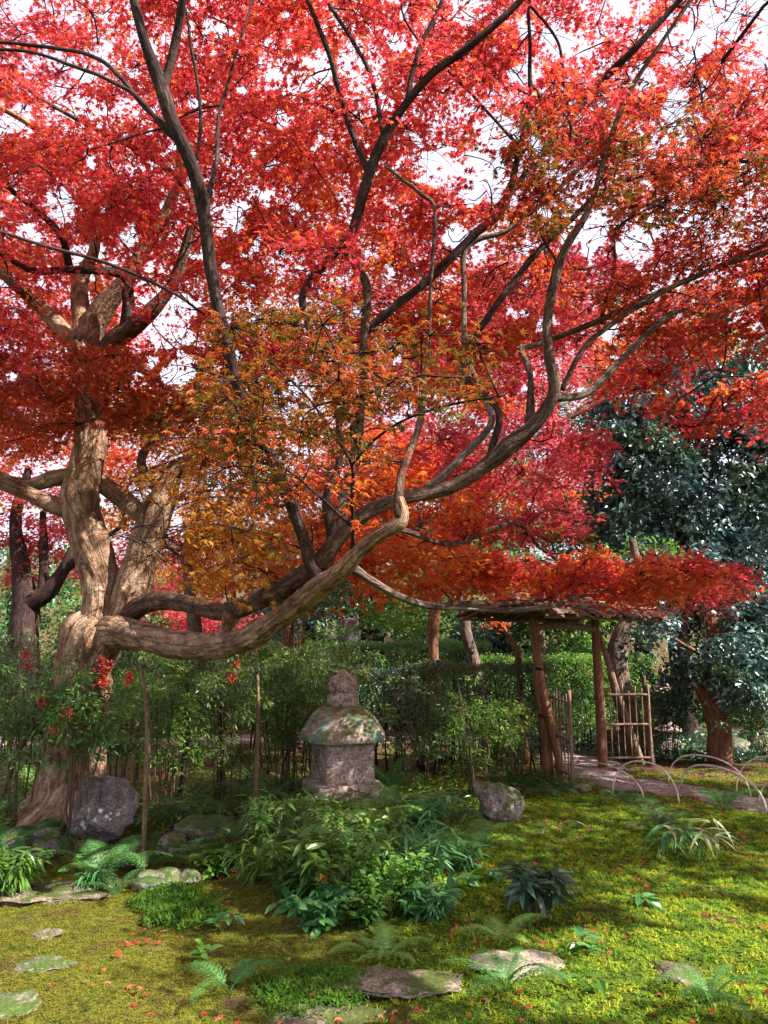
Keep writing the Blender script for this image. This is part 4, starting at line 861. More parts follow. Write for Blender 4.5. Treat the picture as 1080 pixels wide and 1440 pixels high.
rock_px('rock', 'craggy weathered rock with mossy top, right of the lantern plants', 706, 1156, 66, 52, 'rock', 18, .8, rough=.6, facets=18)
FS = 'flat stepping stones set in the moss'
def slab(label, px, py, wpx, hpx, m, seed, rz=0):
    g = G(px, py); D = np.linalg.norm(g - [0, 0, CAMZ]); w = pix(wpx, D) / 2
    dy = abs(G(px, py + hpx / 2)[1] - G(px, py - hpx / 2)[1]) / 2
    return rock('stepping_stone', label, 'stone', (g[0], g[1], float(hgt(g[0], g[1])) - .004), (w, dy * 1.15, .035), m, seed, FS, rz, .5, 8, ICO5, .40)
slab('pale tan flat stone in the sun at lower right', 722, 1358, 104, 40, 'pale_rock', 3)
slab('long brown flat stone left of the pale tan one', 566, 1386, 150, 40, 'flat_rock', 5)
slab('grey flat stone cut by the bottom edge of the picture', 462, 1434, 135, 38, 'flat_rock', 6)
slab('small mossy stone half sunk in the left moss', 62, 1362, 70, 16, 'rock', 7)
slab('dark stone in the bottom left corner', 6, 1418, 70, 36, 'rock', 9)
slab('broad brown flat stone at the stream edge on the left', 52, 1258, 150, 30, 'flat_rock', 10)
slab('tiny grey stone poking from the left moss', 66, 1318, 34, 9, 'flat_rock', 12)
slab('narrow curved pale stone at the lower right edge', 955, 1372, 50, 34, 'flat_rock', 14)
ST_ = [(28, 1232, 60, 18, 'flat_rock', 'thin round stone stacked at the left edge of the stream'), (40, 1222, 70, 14, 'flat_rock', 'layered stone just above the thin round one'), (20, 1200, 50, 22, 'rock', 'brown cobble under the left fern'),
       (205, 1252, 42, 24, 'rock', 'bluish cobble at the foot of the boulder'), (232, 1244, 40, 20, 'rock', 'round cobble second from the boulder along the stream'), (262, 1242, 32, 18, 'rock', 'brown cobble at the right end of the stream row'),
       (285, 1236, 28, 14, 'rock', 'small cobble tucked under the broad leaves'), (178, 1226, 40, 26, 'rock', 'mossy brown stone right of the boulder'), (60, 1212, 50, 30, 'rock', 'dark stone between tree roots and stream'),
       (275, 1180, 84, 22, 'rock', 'low wide mossy mound of rock behind the thin stem'), (240, 1210, 44, 28, 'rock', 'brown upright stone under the mossy mound'), (820, 1113, 26, 9, 'pale_rock', 'small pale stone at the path edge by the gate'),
       (8, 1235, 36, 16, 'flat_rock', 'pale stone cut by the left picture edge')]
for k, (a, b_, c, d, m_, lab) in enumerate(ST_):
    rock_px('stone', lab, a, b_, c, d, m_, 30 + k, .8, group='stones along the little stream', sub=icos(4), rough=.2)
for k, (a, b_, c, d, lab) in enumerate([(1040, 1062, 40, 24, 'shaded stone behind the bamboo hoops'), (1075, 1060, 40, 30, 'shaded stone at the right edge behind the hoops'), (960, 1060, 36, 14, 'low dark stone beneath the camellia'), (880, 1085, 30, 8, 'low stone at the foot of the open right gate leaf')]):
    rock_px('stone', lab, a, b_, c, d, 'rock', 60 + k, .8, group='stones behind the hoops', sub=icos(3))

# ------------------------------------------------------------------ stone lantern
def superring(hw, n, e=4.0, hd=None):
    t = np.linspace(0, 2 * math.pi, n, endpoint=False); c, s_ = np.cos(t), np.sin(t)
    k = (np.abs(c) ** e + np.abs(s_) ** e) ** (-1 / e)
    return np.stack([c * k * hw, s_ * k * (hd or hw)], -1)
def loft(prof, n=72, seed=1, rough=.006, e=4.0):
    """prof: (z, half-width[, exponent])"""
    mb = MB(); rows = []
    zz = [p[0] for p in prof]; ww = [p[1] for p in prof]; ee = [p[2] if len(p) > 2 else e for p in prof]
    Z_ = []; Wd = []; E = []
    for a in range(len(prof) - 1):
        m = max(1, int(np.hypot(zz[a + 1] - zz[a], ww[a + 1] - ww[a]) / .012))
        for b_ in range(m):
            t = b_ / m; Z_.append(zz[a] * (1 - t) + zz[a + 1] * t); Wd.append(ww[a] * (1 - t) + ww[a + 1] * t); E.append(ee[a] * (1 - t) + ee[a + 1] * t)
    Z_.append(zz[-1]); Wd.append(ww[-1]); E.append(ee[-1])
    for z, w, e_ in zip(Z_, Wd, E):
        rg_ = superring(w, n, e_); rows.append(np.c_[rg_, np.full(n, z)])
    V = np.array(rows); F_ = V.reshape(-1, 3)
    nz_ = fbm(F_[:, 0] * 9 + seed, F_[:, 1] * 9, F_[:, 2] * 9, 3, seed) * rough * 1.6 + fbm(F_[:, 0] * 40 + seed, F_[:, 1] * 40, F_[:, 2] * 40, 2, seed) * rough * .6
    rd = unit(np.c_[F_[:, :2], np.zeros(len(F_))]); F_ = F_ + rd * nz_[:, None]; F_[:, 2] += nz_ * .5
    k = len(Z_); i = (np.arange(k - 1) * n)[:, None]; j = np.arange(n)[None]; j2 = (j + 1) % n
    qd = np.stack([i + j, i + j2, i + n + j2, i + n + j], -1).reshape(-1, 4)
    V2 = np.vstack([F_, [[0, 0, Z_[0]], [0, 0, Z_[-1]]]]); jj = np.arange(n)
    tr = np.vstack([np.stack([(jj + 1) % n, jj, np.full(n, k * n)], -1), np.stack([(k - 1) * n + jj, (k - 1) * n + (jj + 1) % n, np.full(n, k * n + 1)], -1)])
    return mb.add(V2, tr, qd, 0, None, True)
LY = 8.0; lc = P(481, 1105, LY); lz = float(hgt(lc[0], LY)); s1 = LY / 1080 * 1.03
lan = empty('stone_lantern', (lc[0], LY, lz), 'squat old stone lantern with lichen on its domed roof', 'lantern', None, math.radians(23))
def zl(py): return P(481, py, LY)[2] - lz
loft([(-.03, .26), (zl(1118), .25)], seed=2, e=5).build('pedestal', M['lantern'], lan)
loft([(zl(1121), 47 * s1 * .92), (zl(1117), 49 * s1 * .92), (zl(1101), 49 * s1 * .92), (zl(1097), 46 * s1 * .92)], seed=3, e=7, rough=.012).build('base', M['lantern'], lan)
# fire box with real window openings
def firebox():
    import bmesh
    hw = 33 * s1; z0, z1 = zl(1098), zl(1038); mb = MB(); N_ = 22
    wz0, wz1 = z0 + (z1 - z0) * .36, z0 + (z1 - z0) * .80
    for k in range(4):
        a = k * math.pi / 2; ax = np.array([math.cos(a), math.sin(a), 0]); tx = np.array([-math.sin(a), math.cos(a), 0])
        ww = hw * (.30 if k % 2 == 0 else .0)
        us = np.unique(np.r_[np.linspace(-hw, hw, N_), -ww, ww]) if ww else np.linspace(-hw, hw, N_)
        zs = np.unique(np.r_[np.linspace(z0, z1, N_), wz0, wz1])
        U_, Z2 = np.meshgrid(us, zs)
        def surf(U_, Z2, d):
            rr = d * (1 - .05 * (np.abs(U_) / hw) ** 6)
            p = ax[None, None] * rr[..., None] + tx[None, None] * (U_ * .985)[..., None]; p[..., 2] = Z2
            nz_ = fbm(p[..., 0].ravel() * 14, p[..., 1].ravel() * 14, p[..., 2].ravel() * 14, 3, 6).reshape(U_.shape) * .006
            return p + ax[None, None] * nz_[..., None]
        V = surf(U_, Z2, np.full(U_.shape, hw)); nu, nz2 = len(us), len(zs); q_ = []
        for i_ in range(nz2 - 1):
            for j_ in range(nu - 1):
                uc = (us[j_] + us[j_ + 1]) / 2; zc = (zs[i_] + zs[i_ + 1]) / 2
                if ww and abs(uc) < ww and wz0 < zc < wz1: continue
                q_.append([i_ * nu + j_, i_ * nu + j_ + 1, (i_ + 1) * nu + j_ + 1, (i_ + 1) * nu + j_])
        mb.add(V.reshape(-1, 3), None, q_, 0, None, True)
        if ww:      # reveal and back of the opening
            c4 = [(-ww, wz0), (ww, wz0), (ww, wz1), (-ww, wz1)]
            o_ = np.array([ax * hw * 1.005 + tx * u_ + np.array([0, 0, z_]) for u_, z_ in c4]); i4 = np.array([ax * hw * .12 + tx * u_ + np.array([0, 0, z_]) for u_, z_ in c4])
            mb.add(np.vstack([o_, i4]), None, [[0, 1, 5, 4], [1, 2, 6, 5], [2, 3, 7, 6], [3, 0, 4, 7], [4, 5, 6, 7]])
    return mb
firebox().build('fire_box', M['lantern'], lan)
# frame round each window
for k in (0, 2):
    a = k * math.pi / 2; hw = 33 * s1
    wz0, wz1 = zl(1098) + (zl(1038) - zl(1098)) * .36, zl(1098) + (zl(1038) - zl(1098)) * .80; ww = hw * .30
    mb = MB()
    for (u0, u1, v0, v1) in [(-ww - .02, -ww, wz0 - .02, wz1 + .02), (ww, ww + .02, wz0 - .02, wz1 + .02), (-ww, ww, wz1, wz1 + .02), (-ww, ww, wz0 - .02, wz0)]:
        cs = np.array([[x_, y_, z_] for x_ in (hw * .97, hw * 1.0 + .012) for y_ in (u0, u1) for z_ in (v0, v1)])
        ca, sa = math.cos(a), math.sin(a); cs = np.stack([cs[:, 0] * ca - cs[:, 1] * sa, cs[:, 0] * sa + cs[:, 1] * ca, cs[:, 2]], -1)
        mb.add(cs, None, [[0, 1, 3, 2], [4, 6, 7, 5], [0, 4, 5, 1], [2, 3, 7, 6], [0, 2, 6, 4], [1, 5, 7, 3]])
    mb.build('window_frame', M['lantern'], lan)
R_ = 52 * s1
loft([(zl(1043), .30 * R_), (zl(1042.5), .86 * R_), (zl(1040), .98 * R_), (zl(1034), R_), (zl(1029), .985 * R_), (zl(1021), .90 * R_), (zl(1011), .79 * R_), (zl(1003), .69 * R_), (zl(997), .58 * R_), (zl(993), .44 * R_), (zl(991), .2 * R_)], 96, 5, .014, 3.2).build('roof', M['lantern_roof'], lan)
loft([(zl(995), 18 * s1), (zl(990), 20.5 * s1), (zl(979), 19.5 * s1), (zl(975), 16 * s1), (zl(973.5), 15.5 * s1)], 48, 7, .006, 2.6).build('neck', M['lantern'], lan)
loft([(zl(974.5), 15 * s1), (zl(972), 18 * s1), (zl(964), 19.3 * s1), (zl(956), 18.6 * s1), (zl(951), 15 * s1), (zl(948), 9 * s1), (zl(944), 5.5 * s1), (zl(941), 2 * s1)], 48, 8, .005, 2.0).build('finial', M['lantern'], lan)

# small pagoda lantern behind the gate
pg = G(933, 1064); pY = 12.0; px0 = P(933, 1000, pY)[0]; pz = float(hgt(px0, pY)); s2_ = pY / 1080
pag = empty('stone_pagoda', (px0, pY, pz), 'small tiered stone pagoda in the shade beyond the right gate leaf', 'pagoda')
def zp(py): return P(933, py, pY)[2] - pz
loft([(0, 15 * s2_), (zp(1040), 15 * s2_)], 32, 3, .01, 5).build('base', M['lantern'], pag)
for k, (a, w) in enumerate([(1025, 20), (1000, 19), (972, 18)]):
    loft([(zp(a + 12), 8 * s2_), (zp(a + 4), 8 * s2_)], 32, 4 + k, .006, 5).build('body', M['lantern'], pag)
    loft([(zp(a + 5), w * s2_ * .8), (zp(a + 2), w * s2_), (zp(a - 1), w * s2_), (zp(a - 8), w * s2_ * .5), (zp(a - 11), w * s2_ * .4)], 32, 6 + k, .008, 4).build('roof', M['lantern'], pag)
loft([(zp(963), 5 * s2_), (zp(955), 7 * s2_), (zp(950), 4 * s2_), (zp(944), 4.5 * s2_), (zp(936), 1.5 * s2_)], 24, 9, .004, 2).build('finial', M['lantern'], pag)
# standing stone
mY = 15.8; mx_ = P(491, 880, mY)[0]; mz = float(hgt(mx_, mY)); hh = P(491, 870, mY)[2] - mz
mo = loft([(-.1, .185), (hh * .97, .175), (hh, .15)], 40, 4, .008, 9); o = mo.build('standing_stone', M['monument']); o.location = (mx_, mY, mz); o.rotation_euler = (0, 0, .3)
tag(o, 'grey squared standing stone among the dark trees', 'stone')

# ------------------------------------------------------------------ the gate
GL = G(776, 1098); GR = G(846, 1079)
gate = empty('garden_gate', (GL[0], GL[1], float(hgt(GL[0], GL[1]))), 'rustic wooden garden gate with bark roof and two open slatted leaves', 'gate')
def L_(p): return local(gate, np.asarray(p, float))
YL, YR = GL[1], GR[1]
def gpart(name, pl, m='post', seg=14, amp=.05, seed=1, parent=None, step=.08):
    pts, r = px_path(pl); mb = MB(); tube(mb, L_(pts), r, seg, step, amp, 0, seed, 0, 4); return mb.build(name, M[m], parent or gate)
gpart('post', [(772, 1104, YL, 15), (768, 1050, YL, 14), (761, 980, YL, 14), (755, 920, YL, 12), (750, 862, YL, 11)], seed=2)
gpart('post', [(848, 1083, YR, 13), (846, 1040, YR, 12), (843, 980, YR, 12), (839, 920, YR, 11), (836, 864, YR, 10)], seed=3)
gpart('brace', [(795, 1112, YL - .12, 11), (784, 1060, YL - .1, 11), (771, 1000, YL - .08, 10), (762, 960, YL - .02, 10), (757, 930, YL, 8)], seed=4)
gpart('brace', [(904, 1078, YR + .3, 9), (887, 1030, YR + .25, 9), (864, 960, YR + .15, 8), (842, 890, YR + .05, 7)], 'gate_wood', seed=5)
gpart('lintel', [(748, 884, YL, 9), (775, 880, (YL * .7 + YR * .3), 10), (805, 881, (YL + YR) / 2, 10), (838, 885, YR, 8)], 'gate_wood', seed=6)
gpart('peg', [(757, 1006, YL - .13, 4), (770, 1007, YL - .13, 4)], 'bark_dark', 8); gpart('peg', [(753, 940, YL - .12, 4), (762, 941, YL - .12, 4)], 'bark_dark', 8)
# roof: two bark slopes on rafters, ridge running along the gate
a3 = P(750, 868, YL); b3 = P(836, 870, YR); zt = max(a3[2], b3[2])
ax_ = unit(np.array([b3[0] - a3[0], b3[1] - a3[1], 0])); pr_ = np.array([-ax_[1], ax_[0], 0]); mid_ = (a3 + b3) / 2
rr_ = np.random.default_rng(3)
def roofpt(u, v, dz=0):   # u along ridge, v across; slopes fall to both sides
    return mid_ + ax_ * u + pr_ * v + np.array([0, 0, (zt - mid_[2]) + .20 - .27 * abs(v) + dz])
mb = MB(); HU, HV = 1.25, .72
for sgn in (-1, 1):
    for lay in range(9):
        v0 = sgn * HV * (lay / 9); v1 = sgn * HV * ((lay + 1.35) / 9)
        u = -HU
        while u < HU:
            w = rr_.uniform(.07, .15); j0, j1 = rr_.normal(0, .012, 2)
            pts4 = [roofpt(u, v0, .035 + j0), roofpt(u + w * .96, v0, .035 + j0), roofpt(u + w * .96, v1 * (1 + rr_.uniform(-.03, .04)), .018 + j1), roofpt(u, v1, .018 + j1)]
            bot = [p - np.array([0, 0, .022]) for p in pts4]
            mb.add(L_(np.array(pts4 + bot)), None, [[0, 1, 2, 3], [4, 7, 6, 5], [0, 4, 5, 1], [1, 5, 6, 2], [2, 6, 7, 3], [3, 7, 4, 0]], 0, np.array([[0, 0], [w, 0], [w, .1], [0, .1]] * 2) + rr_.random(2) * 3)
            u += w
mb.build('roof', M['roof_bark'], gate)
mb = MB()
for k in range(9):
    u = -HU * .95 + k * HU * 1.9 / 8
    for sgn in (-1, 1): tube(mb, L_([roofpt(u, 0, -.03), roofpt(u + .03, sgn * HV * 1.06, -.03)]), [.02, .016], 8, .1, .05, 0, k)
for v in (-.62, -.3, .3, .62): tube(mb, L_([roofpt(-HU * 1.02, v, -.06), roofpt(HU * 1.02, v, -.06)]), [.024, .02], 8, .1, .05, 0, 5)
mb.build('rafters', M['gate_wood'], gate)
mb = MB()      # thin poles holding the bark down
for k in range(24):
    u = -HU + k * 2 * HU / 23 + rr_.normal(0, .02); sk_ = rr_.normal(.12, .08)
    for sgn in (-1, 1): tube(mb, L_([roofpt(u, 0, .07), roofpt(u + sk_, sgn * HV * 1.05, .06)]), [.009, .007], 5, .15, 0, 0, k)
for v in (-.6, -.35, -.1, .1, .35, .6): tube(mb, L_([roofpt(-HU * 1.03, v, .085), roofpt(HU * 1.03, v, .085)]), [.012, .01], 6, .15, 0, .01, 9)
tube(mb, L_([roofpt(-HU * 1.05, 0, .11), roofpt(HU * 1.05, 0, .11)]), [.035, .03], 8, .1, .05, 0, 3)
mb.build('roof_poles', M['gate_wood'], gate)
# leaves of the gate
def leaf_gate(A, B_, pyA, pyB, top, rails, nslat, seed):
    """A, B_: foot points of hinge side and free side"""
    lf = bpy.data.objects.new('gate_leaf', None); COL.objects.link(lf); lf.parent = gate
    A = L_(A); B_ = L_(B_); up = np.array([0, 0, 1.0]); W_ = np.linalg.norm(B_ - A); d = (B_ - A) / W_; r = np.random.default_rng(seed)
    for k, (t, h, rad) in enumerate([(0, top, .018), (1, top + .05, .022)]):
        mb = MB(); tube(mb, [A + d * W_ * t + up * .03, A + d * W_ * t + up * h], [rad, rad * .9], 8, .1, .05, 0, k + seed); mb.build('stile', M['gate_wood'], lf)
    for z in rails:
        mb = MB(); tube(mb, [A + up * z, B_ + up * z], [.016, .015], 8, .1, .05, 0, seed + 7); mb.build('rail', M['gate_wood'], lf)
    for k in range(nslat):
        t = (k + 1) / (nslat + 1); p0 = A + d * W_ * t; mb = MB()
        tube(mb, [p0 + up * .10, p0 + up * (top + r.uniform(-.05, .08))], [.009, .008], 6, .1, .05, 0, k); mb.build('slat', M['gate_wood'], lf)
FL = G(806, 1114); FL = np.array([FL[0], FL[1], 0]); FL[2] = float(hgt(FL[0], FL[1]))
hA = np.array([GL[0] + .03, GL[1] + .22, GL[2]])
leaf_gate(hA, FL, 0, 0, P(800, 978, FL[1])[2] - FL[2], [.16, P(800, 1042, FL[1])[2] - FL[2], P(800, 988, FL[1])[2] - FL[2]], 6, 3)
FR = P(917, 1078, YR + .05); hR = P(853, 1078, YR)
FR[2] = hR[2] = float(hgt(FR[0], FR[1])) + .02
leaf_gate(hR, FR, 0, 0, P(860, 968, YR)[2] - hR[2], [.10, P(860, 1019, YR)[2] - hR[2], P(860, 977, YR)[2] - hR[2]], 6, 4)
o = gpart('leaning_board', [(905, 950, YR + .1, 5), (917, 1076, YR + .1, 8)], 'bark_grey', 8); 

# bamboo fence at the back right, and a low plank bench behind the gate leaf
fx0, fx1, fY = P(985, 850, 15.5)[0], P(1130, 850, 15.5)[0], 15.5
fence = empty('bamboo_fence', gp((fx0 + fx1) / 2, fY), 'old bamboo fence standing high at the back right beneath the evergreens', 'fence')
fw = (fx1 - fx0) / 2; ftop = P(1040, 828, fY)[2] - fence.location.z; rf_ = np.random.default_rng(8)
nb_ = 44; xs = np.linspace(-fw, fw, nb_); PLf = np.stack([np.stack([xs, 0 * xs + rf_.normal(0, .01, nb_), np.full(nb_, z_)], -1) for z_ in (-.1, ftop * .5, ftop)], 1)
PLf[:, 2, 2] += rf_.uniform(-.06, .06, nb_)
mb = MB(); polytubes(mb, PLf, np.full((nb_, 3), .016), 6); mb.build('slat_panel', M['stem'], fence)
for z_ in (.35, .9):
    mb = MB(); tube(mb, [[-fw, -.03, ftop * z_], [fw, -.03, ftop * z_]], [.022, .022], 8, .3, .02, 0, 3); mb.build('rail', M['stem'], fence)
bc = P(872, 1056, 12.4); bc[2] = float(hgt(bc[0], bc[1]))
bench = empty('plank_bench', bc, 'low plank bench in shade behind the open right gate leaf', 'bench')
def boxm(x0, x1, y0, y1, z0, z1):
    v = np.array([[x, y, z] for x in (x0, x1) for y in (y0, y1) for z in (z0, z1)])
    return MB().add(v, None, [[0, 1, 3, 2], [4, 6, 7, 5], [0, 4, 5, 1], [2, 3, 7, 6], [0, 2, 6, 4], [1, 5, 7, 3]], 0, v[:, [1, 0]] * 2)
boxm(-.30, .30, -.14, .14, .24, .29).build('seat', M['gate_wood'], bench)
boxm(-.28, .28, -.135, -.11, .06, .235).build('apron', M['gate_wood'], bench)
for sx_ in (-.27, .24): boxm(sx_, sx_ + .03, -.10, .12, -.02, .237).build('leg', M['gate_wood'], bench)

# ------------------------------------------------------------------ bamboo hoops
HOOPS = [((800, 1090), (905, 1121), 1074, 'split bamboo hoop nearest the gate, arching over the path'), ((862, 1116), (955, 1130), 1071, 'tall bamboo hoop second from the gate'),
         ((940, 1098), (1056, 1122), 1063, 'bamboo hoop on the far side of the path'), ((958, 1104), (1078, 1140), 1079, 'bright bamboo hoop crossing in front of the far one'),
         ((1036, 1118), (1150, 1130), 1064, 'bamboo hoop cut by the right picture edge'), ((1068, 1128), (1170, 1150), 1098, 'low bamboo hoop in the right corner of the path')]
for k, (a, b_, top, lab) in enumerate(HOOPS):
    A = G(*a); B_ = G(*b_); A[2] = float(hgt(A[0], A[1])) - .03; B_[2] = float(hgt(B_[0], B_[1])) - .03
    c = (A + B_) / 2; hgt_ = P((a[0] + b_[0]) / 2, top, c[1])[2] - c[2]; mb = MB(); t = np.linspace(0, math.pi, 26)
    pl = np.array([c + (A - c) * math.copysign(abs(math.cos(x)) ** .9, math.cos(x)) + np.array([0, 0, hgt_ * math.sin(x) ** .85]) for x in t])
    tube(mb, pl - A, np.full(26, .0085 if k != 3 else .012), 8, .04, .03, 0, k); o = mb.build('bamboo_hoop', M['bamboo']); o.location = A
    tag(o, lab, 'hoop', 'bamboo hoops edging the path')

# ------------------------------------------------------------------ ferns
def frond_mesh(name, m, n=22, width=.26, arch=1.0, seed=0):
    r = np.random.default_rng(seed); K = 24; ang = np.radians(np.linspace(62, -28, K) * 1.0) * arch
    ds = 1.0 / (K - 1); pth = np.zeros((K, 3))
    for i_ in range(1, K): pth[i_] = pth[i_ - 1] + ds * np.array([0, math.cos(ang[i_]), math.sin(ang[i_])])
    mb = MB(); polytubes(mb, pth[None], np.linspace(.007, .002, K)[None], 4)
    C = []; N_ = []; T_ = []; S_ = []
    for k in range(n):
        t = .16 + .84 * (k + .5) / n; i0 = min(K - 2, int(t * (K - 1))); fr = t * (K - 1) - i0; p = pth[i0] * (1 - fr) + pth[i0 + 1] * fr
        tg = unit(pth[i0 + 1] - pth[i0]); nr = np.array([0, -tg[2], tg[1]])
        wl = width * (math.sin(math.pi * min(1, (t - .05)) ** .75) ** .8) * (1 - .15 * r.random())
        for sd_ in (-1, 1):
            dr = unit(np.array([sd_, 0, 0]) + tg * .45 + nr * -.12); m_ = max(3, int(wl / .022))
            for q_ in range(m_):
                s = (q_ + .3) / m_; pp = p + dr * wl * s + np.array([0, 0, -.12 * wl * s * s])
                pl_ = .033 * (1 - s) ** .6 + .008
                for e_ in (-1, 1):
                    C.append(pp); N_.append(nr + r.normal(size=3) * .15); T_.append(unit(np.cross(dr, nr)) * e_ + dr * .55); S_.append(pl_)
            C.append(p + dr * wl * .0); N_.append(nr); T_.append(dr); S_.append(wl * .25)
    leaves(mb, TINY, np.array(C), np.array(N_), np.array(T_), np.array(S_))
    return mb.mesh(name, [M[m]])
FM = {}
for m_ in ('fern', 'fern_dark', 'fern_pale'):
    FM[m_] = [frond_mesh('frond', m_, 14, .25, 1.0, 1), frond_mesh('frond', m_, 16, .21, .8, 2), frond_mesh('frond', m_, 13, .28, 1.15, 3)]
def fern(label, px, py, L, n, m_, seed, up=.0, span=(0, 360), grp='ferns under the maple'):
    g = G(px, py); g[2] = float(hgt(g[0], g[1])); D = np.linalg.norm(g - [0, 0, CAMZ]); ln = pix(L * 1.35, D)
    root = empty('fern', g, label, 'fern', grp); r = np.random.default_rng(seed)
    for k in range(n):
        o = bpy.data.objects.new('frond', FM[m_][k % 3]); COL.objects.link(o); o.parent = root
        a = math.radians(span[0] + (span[1] - span[0]) * (k + r.uniform(-.3, .3)) / max(1, n - (0 if span[1] - span[0] >= 360 else 1))); s = ln * r.uniform(.75, 1.1)
        o.rotation_euler = (r.uniform(-.15, .2) + up, r.uniform(-.2, .2), a - math.pi / 2); o.scale = (s, s, s)
    return root
FERNS = [
    ('fern with long fronds below the boulder', 140, 1245, 75, 6, 'fern', 0.1), ('dark fern spreading over roots left of the boulder', 78, 1195, 62, 6, 'fern_dark', 0), ('grassy fern clump at the left picture edge', 2, 1225, 70, 8, 'fern', .2),
    ('bright fern right of the boulder by the stream', 198, 1232, 66, 6, 'fern', .1), ('small fern behind the thin bare stem', 240, 1205, 55, 5, 'fern_dark', 0), ('fern frond clump at the stream end', 165, 1258, 48, 5, 'fern_dark', 0),
    ('upright light green fern right of the lantern foot', 560, 1155, 80, 5, 'fern', .25), ('bright fern directly in front of the lantern base', 520, 1180, 74, 7, 'fern_pale', .1), ('fern left of the lantern base among long blades', 415, 1180, 46, 6, 'fern', .1),
    ('small pale fern below the leafy clump at bottom centre', 545, 1352, 46, 7, 'fern_pale', 0), ('tiny blue-green fern in the left foreground moss', 322, 1400, 62, 4, 'fern', 0), ('fern over the pale tan stone', 712, 1398, 80, 6, 'fern', 0),
    ('fern at the bottom right corner beside the curved stone', 1000, 1415, 62, 6, 'fern', 0), ('round fern clump in front of the craggy rock', 670, 1205, 62, 8, 'fern', .1), ('low fern beside the craggy rock', 640, 1160, 46, 6, 'fern_dark', 0),
    ('fern growing at the path edge before the hoops', 1018, 1142, 50, 7, 'fern', .1), ('small fern at the foot of the left gate brace', 780, 1122, 36, 6, 'fern_dark', 0), ('soft fern in the moss left of the pale bamboo grass', 930, 1172, 60, 7, 'fern_dark', 0),
    ('fern left of the gate post in shade', 728, 1108, 44, 6, 'fern_dark', 0), ('shaded fern between the lantern and the thin stems', 370, 1140, 70, 6, 'fern_dark', 0), ('shaded fern behind the mossy rock mound', 300, 1150, 66, 6, 'fern_dark', 0),
    ('broad dark fern right of the tree roots', 235, 1160, 62, 6, 'fern_dark', 0), ('lower dark fern between two thin stems', 330, 1190, 70, 6, 'fern_dark', 0), ('tall fern rising behind the lantern base on the right', 548, 1120, 56, 5, 'fern', .3),
    ('thin pale fern left of the small pine-like shrub', 705, 1330, 52, 4, 'fern_pale', 0), ('fern hanging over the brown flat stone', 520, 1345, 44, 5, 'fern_pale', 0), ('low fern at the back of the moss by the path', 870, 1128, 30, 5, 'fern_dark', 0),
    ('bushy fern in the middle of the central clump', 455, 1215, 62, 7, 'fern', .15), ('arching fern at the right flank of the clump', 600, 1215, 58, 6, 'fern', .1), ('pale fern low in the clump front', 480, 1305, 40, 6, 'fern_pale', .1),
    ('fern on the left bank beyond the tree root', 20, 1150, 56, 6, 'fern', 0), ('pale fern catching light left of the tree foot', 50, 1120, 60, 5, 'fern_pale', 0)]
for k, (lab, a, b_, L, n, m_, up) in enumerate(FERNS): fern(lab, a, b_, L, n, m_, 100 + k, up)

# ------------------------------------------------------------------ leafy plants
def plant(name, label, cat, px, py, hpx, n_stems, leaf_px, tmpl, leafm, stemm, seed, spread=.5, per=9, group=None, lean=.5, top_only=0.0, base=None, stem_r=.003, roset=0):
    g = G(px, py) if base is None else np.array(base); g[2] = float(hgt(g[0], g[1])); D = np.linalg.norm(g - [0, 0, CAMZ])
    h = pix(hpx, D); ll = pix(leaf_px, D); r = np.random.default_rng(seed)
    root = empty(name, g, label, cat, group); K = 8
    a = r.uniform(0, 2 * math.pi, n_stems); hh_ = h * r.uniform(.55, 1.08, n_stems); sp = spread * h * np.sqrt(r.random(n_stems)); t = np.linspace(0, 1, K)
    b0 = np.stack([np.cos(a) * sp * .5, np.sin(a) * sp * .5, np.full(n_stems, -.01)], -1)
    ln = lean * hh_ * r.uniform(.3, 1, n_stems)
    PLn = b0[:, None] + np.stack([np.cos(a)[:, None] * ln[:, None] * t ** 2, np.sin(a)[:, None] * ln[:, None] * t ** 2, hh_[:, None] * (t - .25 * lean * t ** 2)], -1)
    bz = hgt(g[0] + b0[:, 0], g[1] + b0[:, 1]) - g[2]; PLn[..., 2] += bz[:, None] * (1 - t)
    s = MB(); polytubes(s, PLn, np.tile(np.linspace(stem_r, stem_r * .4, K), (n_stems, 1)), 4); 
    tag(s.build('stems', M[stemm], root), None, None, None, 'stuff' if n_stems > 1 else None)
    ii = np.repeat(np.arange(n_stems), per); tt_ = top_only + (1 - top_only) * np.sqrt(r.random(len(ii))); f_ = tt_ * (K - 1); i0 = np.minimum(f_.astype(int), K - 2); fr = (f_ - i0)[:, None]
    C = PLn[ii, i0] * (1 - fr) + PLn[ii, i0 + 1] * fr
    az = r.uniform(0, 2 * math.pi, len(ii)); T_ = np.stack([np.cos(az), np.sin(az), r.uniform(-.35, .65, len(ii))], -1)
    N_ = np.array([0, 0, 1.0]) + r.normal(size=(len(ii), 3)) * .35
    mb = MB(); leaves(mb, tmpl, C, N_, T_, ll * r.uniform(.6, 1.15, len(ii)), 0); mb.build('foliage', M[leafm], root)
    return root
BG_ = 'long-leaved plants in front of the lantern'
